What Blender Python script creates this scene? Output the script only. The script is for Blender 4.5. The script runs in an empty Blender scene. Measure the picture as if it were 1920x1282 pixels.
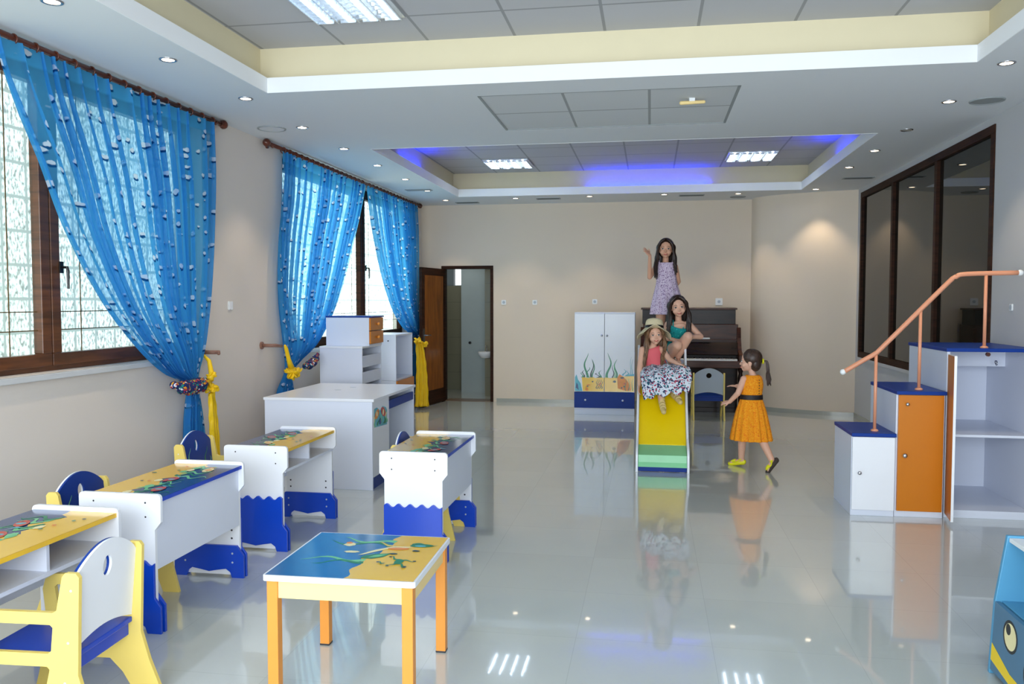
import bpy, bmesh, math, random
from math import sin, cos, pi, radians, sqrt
from mathutils import Vector, Matrix, noise
from mathutils.geometry import tessellate_polygon

SC = bpy.context.scene
COL = SC.collection

# ------------------------------------------------------------------ camera
CAM_H = 1.515
cd = bpy.data.cameras.new('camera')
cam = bpy.data.objects.new('camera', cd)
COL.objects.link(cam)
cam.location = (0, 0, CAM_H)
cam.rotation_euler = (pi / 2 - 0.0488, 0.0, 0.1648)
cd.sensor_width = 36
cd.lens = 1560.3 / 1920 * 36
cd.clip_start = 0.05
SC.camera = cam

# ------------------------------------------------------------------ view
SC.view_settings.view_transform = 'Standard'
SC.view_settings.look = 'None'
SC.view_settings.exposure = 0.04
SC.view_settings.gamma = 1
SC.view_settings.use_curve_mapping = False

# ------------------------------------------------------------------ world
W = bpy.data.worlds.new('world')
SC.world = W
W.use_nodes = True
bg = W.node_tree.nodes['Background']
bg.inputs[0].default_value = (0.75, 0.87, 1.0, 1)
bg.inputs[1].default_value = 1.2


def area(name, loc, rot, sx, sy, energy, color):
    l = bpy.data.lights.new(name, 'AREA')
    l.shape = 'RECTANGLE'
    l.size, l.size_y = sx, sy
    l.energy = energy
    l.color = color
    o = bpy.data.objects.new(name, l)
    o.location = loc
    o.rotation_euler = rot
    COL.objects.link(o)
    return o


# daylight entering by the wide window of the wall behind the photographer
area('daylight_rear_window', (-0.4, -1.75, 1.62), (radians(90), 0, 0), 5.8, 2.45, 400, (0.86, 0.94, 1.0))


# ------------------------------------------------------------------ materials
def srgb(r, g, b):
    f = lambda c: (c / 255 / 12.92) if c / 255 <= 0.04045 else ((c / 255 + 0.055) / 1.055) ** 2.4
    return (f(r), f(g), f(b), 1)


def newmat(name):
    m = bpy.data.materials.new(name)
    m.use_nodes = True
    return m, m.node_tree.nodes, m.node_tree.links, m.node_tree.nodes['Principled BSDF']


def pm(name, rgb, rough=0.5, metal=0.0, coat=0.0, var=0.0, vscale=6.0, bump=0.0, bscale=40.0, spec=0.5):
    """procedural principled material: base colour with soft noise variation and optional bump"""
    m, N, L, B = newmat(name)
    c = srgb(*rgb)
    B.inputs['Roughness'].default_value = rough
    B.inputs['Metallic'].default_value = metal
    B.inputs['Coat Weight'].default_value = coat
    B.inputs['Coat Roughness'].default_value = 0.1
    B.inputs['Specular IOR Level'].default_value = spec
    tc = N.new('ShaderNodeTexCoord')
    nz = N.new('ShaderNodeTexNoise')
    nz.inputs['Scale'].default_value = vscale
    nz.inputs['Detail'].default_value = 3
    L.new(tc.outputs['Object'], nz.inputs['Vector'])
    mx = N.new('ShaderNodeMix')
    mx.data_type = 'RGBA'
    v = var
    mx.inputs['A'].default_value = (c[0] * (1 - v), c[1] * (1 - v), c[2] * (1 - v), 1)
    mx.inputs['B'].default_value = (min(1, c[0] * (1 + v)), min(1, c[1] * (1 + v)), min(1, c[2] * (1 + v)), 1)
    L.new(nz.outputs['Fac'], mx.inputs['Factor'])
    L.new(mx.outputs['Result'], B.inputs['Base Color'])
    if bump > 0:
        n2 = N.new('ShaderNodeTexNoise')
        n2.inputs['Scale'].default_value = bscale
        L.new(tc.outputs['Object'], n2.inputs['Vector'])
        bp = N.new('ShaderNodeBump')
        bp.inputs['Strength'].default_value = bump
        bp.inputs['Distance'].default_value = 0.01
        L.new(n2.outputs['Fac'], bp.inputs['Height'])
        L.new(bp.outputs['Normal'], B.inputs['Normal'])
    return m


def emit(name, rgb, s):
    m, N, L, B = newmat(name)
    B.inputs['Base Color'].default_value = srgb(*rgb)
    B.inputs['Emission Color'].default_value = srgb(*rgb)
    B.inputs['Emission Strength'].default_value = s
    return m


def wood(name, dark, light, rough=0.35, scale=3.0, stretch=(1, 1, 12), coat=0.2, spec=0.5):
    m, N, L, B = newmat(name)
    B.inputs['Specular IOR Level'].default_value = spec
    tc = N.new('ShaderNodeTexCoord')
    mp = N.new('ShaderNodeMapping')
    mp.inputs['Scale'].default_value = (stretch[0], stretch[1], stretch[2])
    nz = N.new('ShaderNodeTexNoise')
    nz.inputs['Scale'].default_value = scale
    nz.inputs['Detail'].default_value = 6
    nz.inputs['Distortion'].default_value = 0.6
    L.new(tc.outputs['Object'], mp.inputs['Vector'])
    L.new(mp.outputs['Vector'], nz.inputs['Vector'])
    r = N.new('ShaderNodeValToRGB')
    r.color_ramp.elements[0].position = 0.35
    r.color_ramp.elements[0].color = srgb(*dark)
    r.color_ramp.elements[1].position = 0.7
    r.color_ramp.elements[1].color = srgb(*light)
    L.new(nz.outputs['Fac'], r.inputs['Fac'])
    L.new(r.outputs['Color'], B.inputs['Base Color'])
    B.inputs['Roughness'].default_value = rough
    B.inputs['Coat Weight'].default_value = coat
    return m


def grid_mat(name, base, line, size, off, width, rough, axes=(0, 1), coat=0.0, spec=0.5, var=0.03, speck=0.0):
    """tiles laid on a square grid of the given pitch with thin joints; coordinates are the object's own metres"""
    m, N, L, B = newmat(name)
    tc = N.new('ShaderNodeTexCoord')
    sp = N.new('ShaderNodeSeparateXYZ')
    L.new(tc.outputs['Object'], sp.inputs[0])
    outs = []
    cells = []
    for k, ax in enumerate(axes):
        a = N.new('ShaderNodeMath'); a.operation = 'SUBTRACT'
        L.new(sp.outputs[ax], a.inputs[0]); a.inputs[1].default_value = off[k]
        d = N.new('ShaderNodeMath'); d.operation = 'DIVIDE'
        L.new(a.outputs[0], d.inputs[0]); d.inputs[1].default_value = size
        fl = N.new('ShaderNodeMath'); fl.operation = 'FLOOR'
        L.new(d.outputs[0], fl.inputs[0]); cells.append(fl)
        fr = N.new('ShaderNodeMath'); fr.operation = 'FRACT'
        L.new(d.outputs[0], fr.inputs[0])
        s = N.new('ShaderNodeMath'); s.operation = 'SUBTRACT'
        L.new(fr.outputs[0], s.inputs[0]); s.inputs[1].default_value = 0.5
        ab = N.new('ShaderNodeMath'); ab.operation = 'ABSOLUTE'
        L.new(s.outputs[0], ab.inputs[0])
        g = N.new('ShaderNodeMath'); g.operation = 'GREATER_THAN'
        L.new(ab.outputs[0], g.inputs[0]); g.inputs[1].default_value = 0.5 - width / size / 2
        outs.append(g)
    mxm = N.new('ShaderNodeMath'); mxm.operation = 'MAXIMUM'
    L.new(outs[0].outputs[0], mxm.inputs[0]); L.new(outs[1].outputs[0], mxm.inputs[1])
    cb = N.new('ShaderNodeCombineXYZ')
    L.new(cells[0].outputs[0], cb.inputs[0]); L.new(cells[1].outputs[0], cb.inputs[1])
    wn = N.new('ShaderNodeTexWhiteNoise'); wn.noise_dimensions = '3D'
    L.new(cb.outputs[0], wn.inputs['Vector'])
    nz = N.new('ShaderNodeTexNoise'); nz.inputs['Scale'].default_value = 5 if not speck else speck
    nz.inputs['Detail'].default_value = 5
    L.new(tc.outputs['Object'], nz.inputs['Vector'])
    ad = N.new('ShaderNodeMath'); ad.operation = 'ADD'
    L.new(wn.outputs['Value'], ad.inputs[0]); L.new(nz.outputs['Fac'], ad.inputs[1])
    ml = N.new('ShaderNodeMath'); ml.operation = 'MULTIPLY'; ml.inputs[1].default_value = 0.5
    L.new(ad.outputs[0], ml.inputs[0])
    c = srgb(*base)
    m1 = N.new('ShaderNodeMix'); m1.data_type = 'RGBA'
    m1.inputs['A'].default_value = (c[0] * (1 - var), c[1] * (1 - var), c[2] * (1 - var), 1)
    m1.inputs['B'].default_value = (c[0] * (1 + var), c[1] * (1 + var), c[2] * (1 + var), 1)
    L.new(ml.outputs[0], m1.inputs['Factor'])
    m2 = N.new('ShaderNodeMix'); m2.data_type = 'RGBA'
    L.new(mxm.outputs[0], m2.inputs['Factor'])
    L.new(m1.outputs['Result'], m2.inputs['A']); m2.inputs['B'].default_value = srgb(*line)
    L.new(m2.outputs['Result'], B.inputs['Base Color'])
    B.inputs['Roughness'].default_value = rough
    B.inputs['Coat Weight'].default_value = coat
    B.inputs['Coat Roughness'].default_value = 0.03
    B.inputs['Specular IOR Level'].default_value = spec
    bp = N.new('ShaderNodeBump'); bp.inputs['Strength'].default_value = 0.12; bp.inputs['Distance'].default_value = 0.002
    bp.invert = True
    L.new(mxm.outputs[0], bp.inputs['Height']); L.new(bp.outputs['Normal'], B.inputs['Normal'])
    return m


def glass_block_mat(name, strength=2.0):
    """wall of 20 cm rippled glass blocks that glow by themselves, daylight and greenery put into the emission colour"""
    m, N, L, B = newmat(name)
    tc = N.new('ShaderNodeTexCoord')
    sp = N.new('ShaderNodeSeparateXYZ'); L.new(tc.outputs['Object'], sp.inputs[0])
    g = []
    for ax, off in ((1, 0.06), (2, 0.13)):
        a = N.new('ShaderNodeMath'); a.operation = 'SUBTRACT'; L.new(sp.outputs[ax], a.inputs[0]); a.inputs[1].default_value = off
        d = N.new('ShaderNodeMath'); d.operation = 'DIVIDE'; L.new(a.outputs[0], d.inputs[0]); d.inputs[1].default_value = 0.2
        f = N.new('ShaderNodeMath'); f.operation = 'FRACT'; L.new(d.outputs[0], f.inputs[0])
        s = N.new('ShaderNodeMath'); s.operation = 'SUBTRACT'; L.new(f.outputs[0], s.inputs[0]); s.inputs[1].default_value = 0.5
        ab = N.new('ShaderNodeMath'); ab.operation = 'ABSOLUTE'; L.new(s.outputs[0], ab.inputs[0])
        r = N.new('ShaderNodeMapRange'); L.new(ab.outputs[0], r.inputs[0])
        r.inputs['From Min'].default_value = 0.43; r.inputs['From Max'].default_value = 0.47
        g.append(r)
    mx = N.new('ShaderNodeMath'); mx.operation = 'MAXIMUM'
    L.new(g[0].outputs[0], mx.inputs[0]); L.new(g[1].outputs[0], mx.inputs[1])
    mp = N.new('ShaderNodeMapping'); mp.inputs['Scale'].default_value = (1, 1.5, 0.8)
    L.new(tc.outputs['Object'], mp.inputs['Vector'])
    nz = N.new('ShaderNodeTexNoise'); nz.inputs['Scale'].default_value = 38; nz.inputs['Detail'].default_value = 2
    L.new(mp.outputs[0], nz.inputs['Vector'])
    rp = N.new('ShaderNodeValToRGB')
    rp.color_ramp.elements[0].position = 0.34; rp.color_ramp.elements[0].color = (0.17, 0.20, 0.19, 1)
    rp.color_ramp.elements[1].position = 0.66; rp.color_ramp.elements[1].color = (0.93, 1.0, 1.0, 1)
    L.new(nz.outputs['Fac'], rp.inputs['Fac'])
    big = N.new('ShaderNodeTexNoise'); big.inputs['Scale'].default_value = 1.1
    L.new(tc.outputs['Object'], big.inputs['Vector'])
    tint = N.new('ShaderNodeMix'); tint.data_type = 'RGBA'; tint.blend_type = 'MULTIPLY'
    tint.inputs['B'].default_value = (0.74, 0.82, 0.74, 1)
    L.new(big.outputs['Fac'], tint.inputs['Factor']); L.new(rp.outputs['Color'], tint.inputs['A'])
    jt = N.new('ShaderNodeMix'); jt.data_type = 'RGBA'
    L.new(mx.outputs[0], jt.inputs['Factor']); L.new(tint.outputs['Result'], jt.inputs['A'])
    jt.inputs['B'].default_value = (0.22, 0.27, 0.25, 1)
    B.inputs['Base Color'].default_value = (0.3, 0.33, 0.33, 1)
    B.inputs['Roughness'].default_value = 0.15
    L.new(jt.outputs['Result'], B.inputs['Emission Color'])
    B.inputs['Emission Strength'].default_value = strength
    return m


def sheer_mat(name):
    """sheer blue voile printed with small white clouds; UV in metres of cloth"""
    m, N, L, B = newmat(name)
    uv = N.new('ShaderNodeUVMap')
    nzd = N.new('ShaderNodeTexNoise'); nzd.inputs['Scale'].default_value = 24
    L.new(uv.outputs[0], nzd.inputs['Vector'])

    def cloud(dy, thr0, thr1):
        mp = N.new('ShaderNodeMapping')
        mp.inputs['Scale'].default_value = (8.2, 15, 1)
        mp.inputs['Location'].default_value = (0, dy, 0)
        L.new(uv.outputs[0], mp.inputs['Vector'])
        ad = N.new('ShaderNodeVectorMath'); ad.operation = 'MULTIPLY_ADD'
        L.new(nzd.outputs['Color'], ad.inputs[0]); ad.inputs[1].default_value = (0.42, 0.42, 0)
        L.new(mp.outputs[0], ad.inputs[2])
        vo = N.new('ShaderNodeTexVoronoi'); vo.inputs['Scale'].default_value = 1.0
        vo.inputs['Randomness'].default_value = 0.75
        L.new(ad.outputs[0], vo.inputs['Vector'])
        r = N.new('ShaderNodeMapRange'); L.new(vo.outputs['Distance'], r.inputs[0])
        r.inputs['From Min'].default_value = thr0; r.inputs['From Max'].default_value = thr1
        r.inputs['To Min'].default_value = 1; r.inputs['To Max'].default_value = 0
        return r
    w = cloud(0, 0.22, 0.27)
    s = cloud(-0.22, 0.22, 0.27)
    base = N.new('ShaderNodeMix'); base.data_type = 'RGBA'
    base.inputs['A'].default_value = srgb(82, 176, 232); base.inputs['B'].default_value = srgb(24, 84, 140)
    L.new(s.outputs[0], base.inputs['Factor'])
    c2 = N.new('ShaderNodeMix'); c2.data_type = 'RGBA'
    L.new(w.outputs[0], c2.inputs['Factor']); L.new(base.outputs['Result'], c2.inputs['A'])
    c2.inputs['B'].default_value = srgb(222, 232, 246)
    dif = N.new('ShaderNodeBsdfDiffuse'); L.new(c2.outputs['Result'], dif.inputs['Color'])
    trl = N.new('ShaderNodeBsdfTranslucent'); L.new(c2.outputs['Result'], trl.inputs['Color'])
    mix1 = N.new('ShaderNodeMixShader'); mix1.inputs[0].default_value = 0.68
    L.new(dif.outputs[0], mix1.inputs[1]); L.new(trl.outputs[0], mix1.inputs[2])
    trp = N.new('ShaderNodeBsdfTransparent'); trp.inputs[0].default_value = (0.72, 0.92, 1.0, 1)
    lw = N.new('ShaderNodeLayerWeight'); lw.inputs[0].default_value = 0.35
    r = N.new('ShaderNodeMapRange'); L.new(lw.outputs['Facing'], r.inputs[0])
    r.inputs['To Min'].default_value = 0.42; r.inputs['To Max'].default_value = 0.08
    mxf = N.new('ShaderNodeMath'); mxf.operation = 'MAXIMUM'
    L.new(w.outputs[0], mxf.inputs[0]); L.new(s.outputs[0], mxf.inputs[1])
    om = N.new('ShaderNodeMath'); om.operation = 'SUBTRACT'; om.inputs[0].default_value = 1.0
    L.new(mxf.outputs[0], om.inputs[1])
    ml = N.new('ShaderNodeMath'); ml.operation = 'MULTIPLY'
    L.new(om.outputs[0], ml.inputs[0]); L.new(r.outputs[0], ml.inputs[1])
    su = N.new('ShaderNodeSeparateXYZ'); L.new(uv.outputs[0], su.inputs[0])
    hd = N.new('ShaderNodeMapRange'); L.new(su.outputs[1], hd.inputs[0])
    hd.inputs['From Min'].default_value = 0.085; hd.inputs['From Max'].default_value = 0.10
    hd.inputs['To Min'].default_value = 0.1; hd.inputs['To Max'].default_value = 1.0
    ml2 = N.new('ShaderNodeMath'); ml2.operation = 'MULTIPLY'; L.new(ml.outputs[0], ml2.inputs[0]); L.new(hd.outputs[0], ml2.inputs[1])
    mix2 = N.new('ShaderNodeMixShader'); L.new(ml2.outputs[0], mix2.inputs[0])
    L.new(mix1.outputs[0], mix2.inputs[1]); L.new(trp.outputs[0], mix2.inputs[2])
    L.new(mix2.outputs[0], N['Material Output'].inputs['Surface'])
    return m


def floral_mat(name, base, cols, scale, thr=0.33):
    """cloth printed with small blots of several colours"""
    m, N, L, B = newmat(name)
    tc = N.new('ShaderNodeTexCoord')
    prev = None
    for k, c in enumerate(cols):
        mp = N.new('ShaderNodeMapping'); mp.inputs['Location'].default_value = (k * 3.1, k * 1.7, k * 5.3)
        mp.inputs['Rotation'].default_value = (0.4 * k, 0.7 * k, 0.3)
        L.new(tc.outputs['Object'], mp.inputs['Vector'])
        nz = N.new('ShaderNodeTexNoise'); nz.inputs['Scale'].default_value = scale * 1.4
        L.new(mp.outputs[0], nz.inputs['Vector'])
        md = N.new('ShaderNodeVectorMath'); md.operation = 'MULTIPLY_ADD'
        L.new(nz.outputs['Color'], md.inputs[0]); md.inputs[1].default_value = (1.2 / scale,) * 3
        L.new(mp.outputs[0], md.inputs[2])
        vo = N.new('ShaderNodeTexVoronoi'); vo.inputs['Scale'].default_value = scale * (1 + 0.17 * k)
        L.new(md.outputs[0], vo.inputs['Vector'])
        ls = N.new('ShaderNodeMath'); ls.operation = 'LESS_THAN'; ls.inputs[1].default_value = thr
        L.new(vo.outputs['Distance'], ls.inputs[0])
        mx = N.new('ShaderNodeMix'); mx.data_type = 'RGBA'
        L.new(ls.outputs[0], mx.inputs['Factor'])
        if prev: L.new(prev.outputs['Result'], mx.inputs['A'])
        else: mx.inputs['A'].default_value = srgb(*base)
        mx.inputs['B'].default_value = srgb(*c)
        prev = mx
    L.new(prev.outputs['Result'], B.inputs['Base Color'])
    B.inputs['Roughness'].default_value = 0.9
    return m


def hair_mat(name, a, b):
    m, N, L, B = newmat(name)
    tc = N.new('ShaderNodeTexCoord')
    mp = N.new('ShaderNodeMapping'); mp.inputs['Scale'].default_value = (1, 1, 0.12)
    L.new(tc.outputs['Object'], mp.inputs['Vector'])
    nz = N.new('ShaderNodeTexNoise'); nz.inputs['Scale'].default_value = 150
    L.new(mp.outputs[0], nz.inputs['Vector'])
    r = N.new('ShaderNodeValToRGB')
    r.color_ramp.elements[0].position = 0.35; r.color_ramp.elements[0].color = srgb(*a)
    r.color_ramp.elements[1].position = 0.7; r.color_ramp.elements[1].color = srgb(*b)
    L.new(nz.outputs['Fac'], r.inputs['Fac']); L.new(r.outputs['Color'], B.inputs['Base Color'])
    B.inputs['Roughness'].default_value = 0.42
    return m


def dark_glass_mat(name):
    m, N, L, B = newmat(name)
    B.inputs['Base Color'].default_value = (0.010, 0.011, 0.009, 1)
    B.inputs['Roughness'].default_value = 0.015
    B.inputs['IOR'].default_value = 1.52
    B.inputs['Specular IOR Level'].default_value = 0.3
    nz = N.new('ShaderNodeTexNoise'); nz.inputs['Scale'].default_value = 0.8
    bp = N.new('ShaderNodeBump'); bp.inputs['Strength'].default_value = 0.02; bp.inputs['Distance'].default_value = 0.02
    L.new(nz.outputs['Fac'], bp.inputs['Height']); L.new(bp.outputs['Normal'], B.inputs['Normal'])
    return m


def clear_glass_mat(name):
    m, N, L, B = newmat(name)
    gl = N.new('ShaderNodeBsdfGlossy'); gl.inputs['Roughness'].default_value = 0.02
    tr = N.new('ShaderNodeBsdfTransparent'); tr.inputs[0].default_value = (0.93, 0.97, 0.97, 1)
    lw = N.new('ShaderNodeLayerWeight')
    pw = N.new('ShaderNodeMath'); pw.operation = 'POWER'; L.new(lw.outputs['Facing'], pw.inputs[0]); pw.inputs[1].default_value = 5
    fr = N.new('ShaderNodeMath'); fr.operation = 'MULTIPLY_ADD'; L.new(pw.outputs[0], fr.inputs[0]); fr.inputs[1].default_value = 0.5; fr.inputs[2].default_value = 0.02
    mx = N.new('ShaderNodeMixShader'); L.new(fr.outputs[0], mx.inputs[0])
    L.new(tr.outputs[0], mx.inputs[1]); L.new(gl.outputs[0], mx.inputs[2])
    L.new(mx.outputs[0], N['Material Output'].inputs['Surface'])
    return m


M = {}
M['wall'] = pm('beige_plaster', (224, 209, 190), 0.75, var=0.03, vscale=1.5, bump=0.05, bscale=60)
M['wall_l'] = pm('beige_plaster_daylit', (221, 212, 204), 0.75, var=0.03, vscale=1.5, bump=0.05, bscale=60)  # paler copy of the beige plaster, window daylight put into its colour
M['wall_grey'] = pm('pale_grey_plaster', (190, 190, 192), 0.8, var=0.03, vscale=1.5, bump=0.05, bscale=60)
M['wall_bath'] = grid_mat('bathroom_tile', (160, 170, 172), (136, 144, 146), 0.3, (0, 0), 0.004, 0.25, axes=(0, 2))
M['bath_plain'] = pm('washroom_partition', (176, 188, 186), 0.5, var=0.05)
M['tile_bath2'] = grid_mat('bathroom_tile_cream', (140, 136, 112), (112, 108, 90), 0.3, (0, 0), 0.004, 0.25, axes=(1, 2))
M['floor'] = grid_mat('polished_floor_tile', (198, 204, 200), (186, 192, 188), 0.6, (-0.32, 0.08), 0.003, 0.16, coat=0.9, var=0.05)
M['soffit'] = pm('white_ceiling_paint', (222, 226, 230), 0.85, var=0.015, vscale=1)
M['lip'] = pm('bright_white_paint', (244, 246, 248), 0.7, var=0.01)
M['beige'] = pm('cream_upstand_paint', (226, 215, 182), 0.8, var=0.02)
M['cpanel'] = grid_mat('ceiling_tile', (190, 190, 194), (150, 151, 154), 0.6, (-2.11, 5.10), 0.02, 0.8, var=0.03)
M['cpanel2'] = grid_mat('ceiling_tile_far', (190, 190, 194), (150, 151, 154), 0.6, (-2.11, 10.27), 0.02, 0.8, var=0.03)
M['spanel'] = grid_mat('soffit_tile', (208, 211, 213), (160, 163, 165), 0.6, (-1.22, 5.83), 0.02, 0.85, var=0.05, speck=90)
M['white'] = pm('white_melamine', (238, 240, 246), 0.3, var=0.01, coat=0.1)
M['white2'] = pm('lavender_white_melamine', (222, 227, 241), 0.35, var=0.015)
M['blue'] = pm('blue_melamine', (6, 66, 190), 0.32, var=0.05, coat=0.15)
M['navy'] = pm('navy_melamine', (8, 54, 140), 0.42, var=0.06, coat=0.0, spec=0.25)
M['yellow'] = pm('yellow_lacquer', (240, 212, 112), 0.38, var=0.03, coat=0.1)
M['yellow2'] = pm('bright_yellow_laminate', (252, 214, 0), 0.35, var=0.04, vscale=2)
M['orange'] = pm('orange_melamine', (204, 118, 4), 0.35, var=0.04, vscale=3)
M['amber'] = pm('amber_wood_leg', (226, 146, 58), 0.4, var=0.05, vscale=10)
M['creamwood'] = pm('pale_cream_rail', (240, 212, 146), 0.45, var=0.03)
M['mint'] = pm('mint_green_laminate', (140, 216, 160), 0.35, var=0.05)
M['grey'] = pm('light_grey_laminate', (178, 188, 198), 0.4, var=0.02)
M['metal'] = pm('brushed_steel', (190, 190, 195), 0.25, metal=1.0)
M['dark'] = pm('dark_screw', (40, 40, 48), 0.5)
M['frame'] = wood('brown_window_frame', (74, 42, 22), (112, 66, 36), 0.35)
M['darkframe'] = wood('dark_window_frame', (38, 20, 12), (62, 34, 20), 0.6, coat=0.0, spec=0.15)
M['door'] = wood('door_veneer', (118, 66, 22), (160, 94, 34), 0.3, stretch=(6, 6, 1))
M['rodwood'] = wood('curtain_rod_wood', (62, 24, 12), (104, 46, 24), 0.35)
M['hookwood'] = wood('pale_hook_wood', (120, 84, 70), (160, 118, 100), 0.5)
M['piano'] = wood('walnut_piano', (52, 24, 14), (88, 46, 26), 0.28, stretch=(1, 8, 8), coat=0.0, spec=0.22)
M['pianodark'] = wood('dark_piano_panel', (20, 11, 9), (40, 21, 15), 0.25, stretch=(1, 6, 6), coat=0.0, spec=0.16)
M['ivory'] = pm('ivory_keys', (235, 232, 224), 0.25)
M['black'] = pm('black_plastic', (14, 14, 16), 0.3)
M['rail'] = pm('orange_tube_paint', (222, 152, 118), 0.32, var=0.05, vscale=8)
M['plastic'] = pm('white_plastic', (235, 238, 240), 0.4)
M['marble'] = pm('marble_sill', (205, 208, 212), 0.25, var=0.08, vscale=8)
M['skirt'] = pm('skirting_tile', (168, 170, 162), 0.2, var=0.04)
M['block'] = glass_block_mat('rippled_glass_blocks')
M['block_strong_glow'] = glass_block_mat('rippled_glass_blocks_strong_glow', 4.6)  # same blocks with a stronger glow put in to brighten the far end
M['sheer'] = sheer_mat('blue_cloud_voile')
M['glass'] = clear_glass_mat('window_glass')
M['dglass'] = dark_glass_mat('dark_window_glass')
M['gold'] = pm('brass_bar', (120, 96, 60), 0.35, metal=0.5)
M['silk'] = pm('yellow_organza', (246, 200, 10), 0.5, var=0.12, vscale=14, bump=0.4, bscale=30)
M['hem'] = floral_mat('printed_fish_hem', (16, 32, 92), [(225, 226, 235), (214, 150, 30), (190, 50, 40), (20, 130, 120)], 26, 0.3)
M['lampwarm'] = emit('halogen_disc', (255, 232, 200), 9)
M['lampoff'] = pm('unlit_lamp_glass', (190, 188, 184), 0.3)
M['tube'] = emit('fluorescent_tube', (225, 240, 255), 13)
M['tube_dim'] = emit('fluorescent_tube_dim', (215, 235, 255), 3.0)
M['refl'] = pm('aluminium_reflector', (225, 230, 235), 0.22, metal=0.7)
M['frost'] = emit('frosted_daylight_pane', (235, 240, 240), 1.6)
M['threshold'] = pm('brown_threshold', (116, 96, 78), 0.3, var=0.05)
M['led'] = emit('blue_led', (8, 40, 255), 50)
M['vent'] = pm('grey_vent', (150, 156, 158), 0.6)
M['darkvent'] = pm('dark_vent', (80, 84, 84), 0.7)
M['skin'] = pm('fair_skin', (226, 176, 150), 0.5, var=0.03, vscale=10, spec=0.35)
M['skin2'] = pm('tanned_skin', (212, 160, 132), 0.5, var=0.03, vscale=10, spec=0.35)
M['lip_skin'] = pm('lips', (190, 84, 82), 0.45)
M['eyewhite'] = pm('eye_white', (230, 226, 222), 0.3)
M['iris'] = pm('dark_iris', (40, 26, 18), 0.2)
M['hair_dark'] = hair_mat('dark_brown_hair', (24, 14, 10), (58, 36, 26))
M['hair_light'] = hair_mat('light_brown_hair', (84, 58, 38), (150, 112, 78))
M['hair_mid'] = hair_mat('brown_hair', (42, 28, 22), (84, 60, 48))
M['straw'] = pm('cream_straw', (226, 210, 172), 0.8, var=0.08, vscale=60, bump=0.5, bscale=120)
M['lilac'] = floral_mat('lilac_print', (204, 184, 208), [(120, 88, 132), (226, 212, 226)], 58, 0.34)
M['pinktop'] = pm('coral_pink_cotton', (232, 104, 112), 0.8, var=0.05)
M['teal'] = floral_mat('teal_print', (20, 150, 150), [(60, 190, 180), (10, 100, 110)], 45, 0.25)
M['floral'] = floral_mat('white_floral_print', (222, 228, 238), [(30, 70, 96), (24, 110, 120), (40, 40, 90), (176, 24, 66)], 24, 0.30)
M['orangedress'] = floral_mat('orange_lace', (244, 150, 12), [(232, 110, 6), (250, 176, 40)], 60, 0.30)
M['belt'] = pm('black_belt', (28, 18, 20), 0.6)
M['sandalyellow'] = pm('neon_yellow_sandal', (232, 226, 20), 0.45)
M['sandaltan'] = pm('cream_sandal', (216, 190, 124), 0.6, var=0.1, vscale=40)
M['sole'] = pm('dark_sole', (60, 50, 44), 0.8)
M['toyblue'] = pm('sky_blue_paint', (84, 152, 190), 0.4, var=0.03)
M['toyblue2'] = pm('steel_blue_paint', (78, 120, 150), 0.4, var=0.05)
# paints of the sea pictures
M['p_blue'] = pm('paint_sea_blue', (10, 106, 170), 0.22, var=0.12, vscale=5, coat=0.5)
M['p_deep'] = pm('paint_deep_blue', (14, 64, 118), 0.22, var=0.2, vscale=8, coat=0.5)
M['p_yel'] = pm('paint_sand_yellow', (250, 198, 56), 0.25, var=0.08, vscale=6, coat=0.4)
M['p_green'] = pm('paint_green', (12, 128, 84), 0.3, var=0.25, vscale=20)
M['p_mint'] = pm('paint_light_green', (120, 200, 140), 0.3, var=0.15, vscale=20)
M['p_cream'] = pm('paint_cream', (246, 232, 176), 0.3, var=0.1, vscale=20)
M['p_red'] = pm('paint_red', (206, 76, 60), 0.3, var=0.2, vscale=20)
M['p_dark'] = pm('paint_dark', (24, 60, 60), 0.3, var=0.2, vscale=20)
M['p_orange'] = pm('paint_orange', (236, 140, 40), 0.3, var=0.15, vscale=20)
M['p_teal'] = pm('paint_teal', (90, 180, 196), 0.3, var=0.15, vscale=20)
ART = ['white', 'p_blue', 'p_yel', 'p_green', 'p_mint', 'p_cream', 'p_red', 'p_dark', 'p_orange', 'p_teal', 'p_deep']


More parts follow.
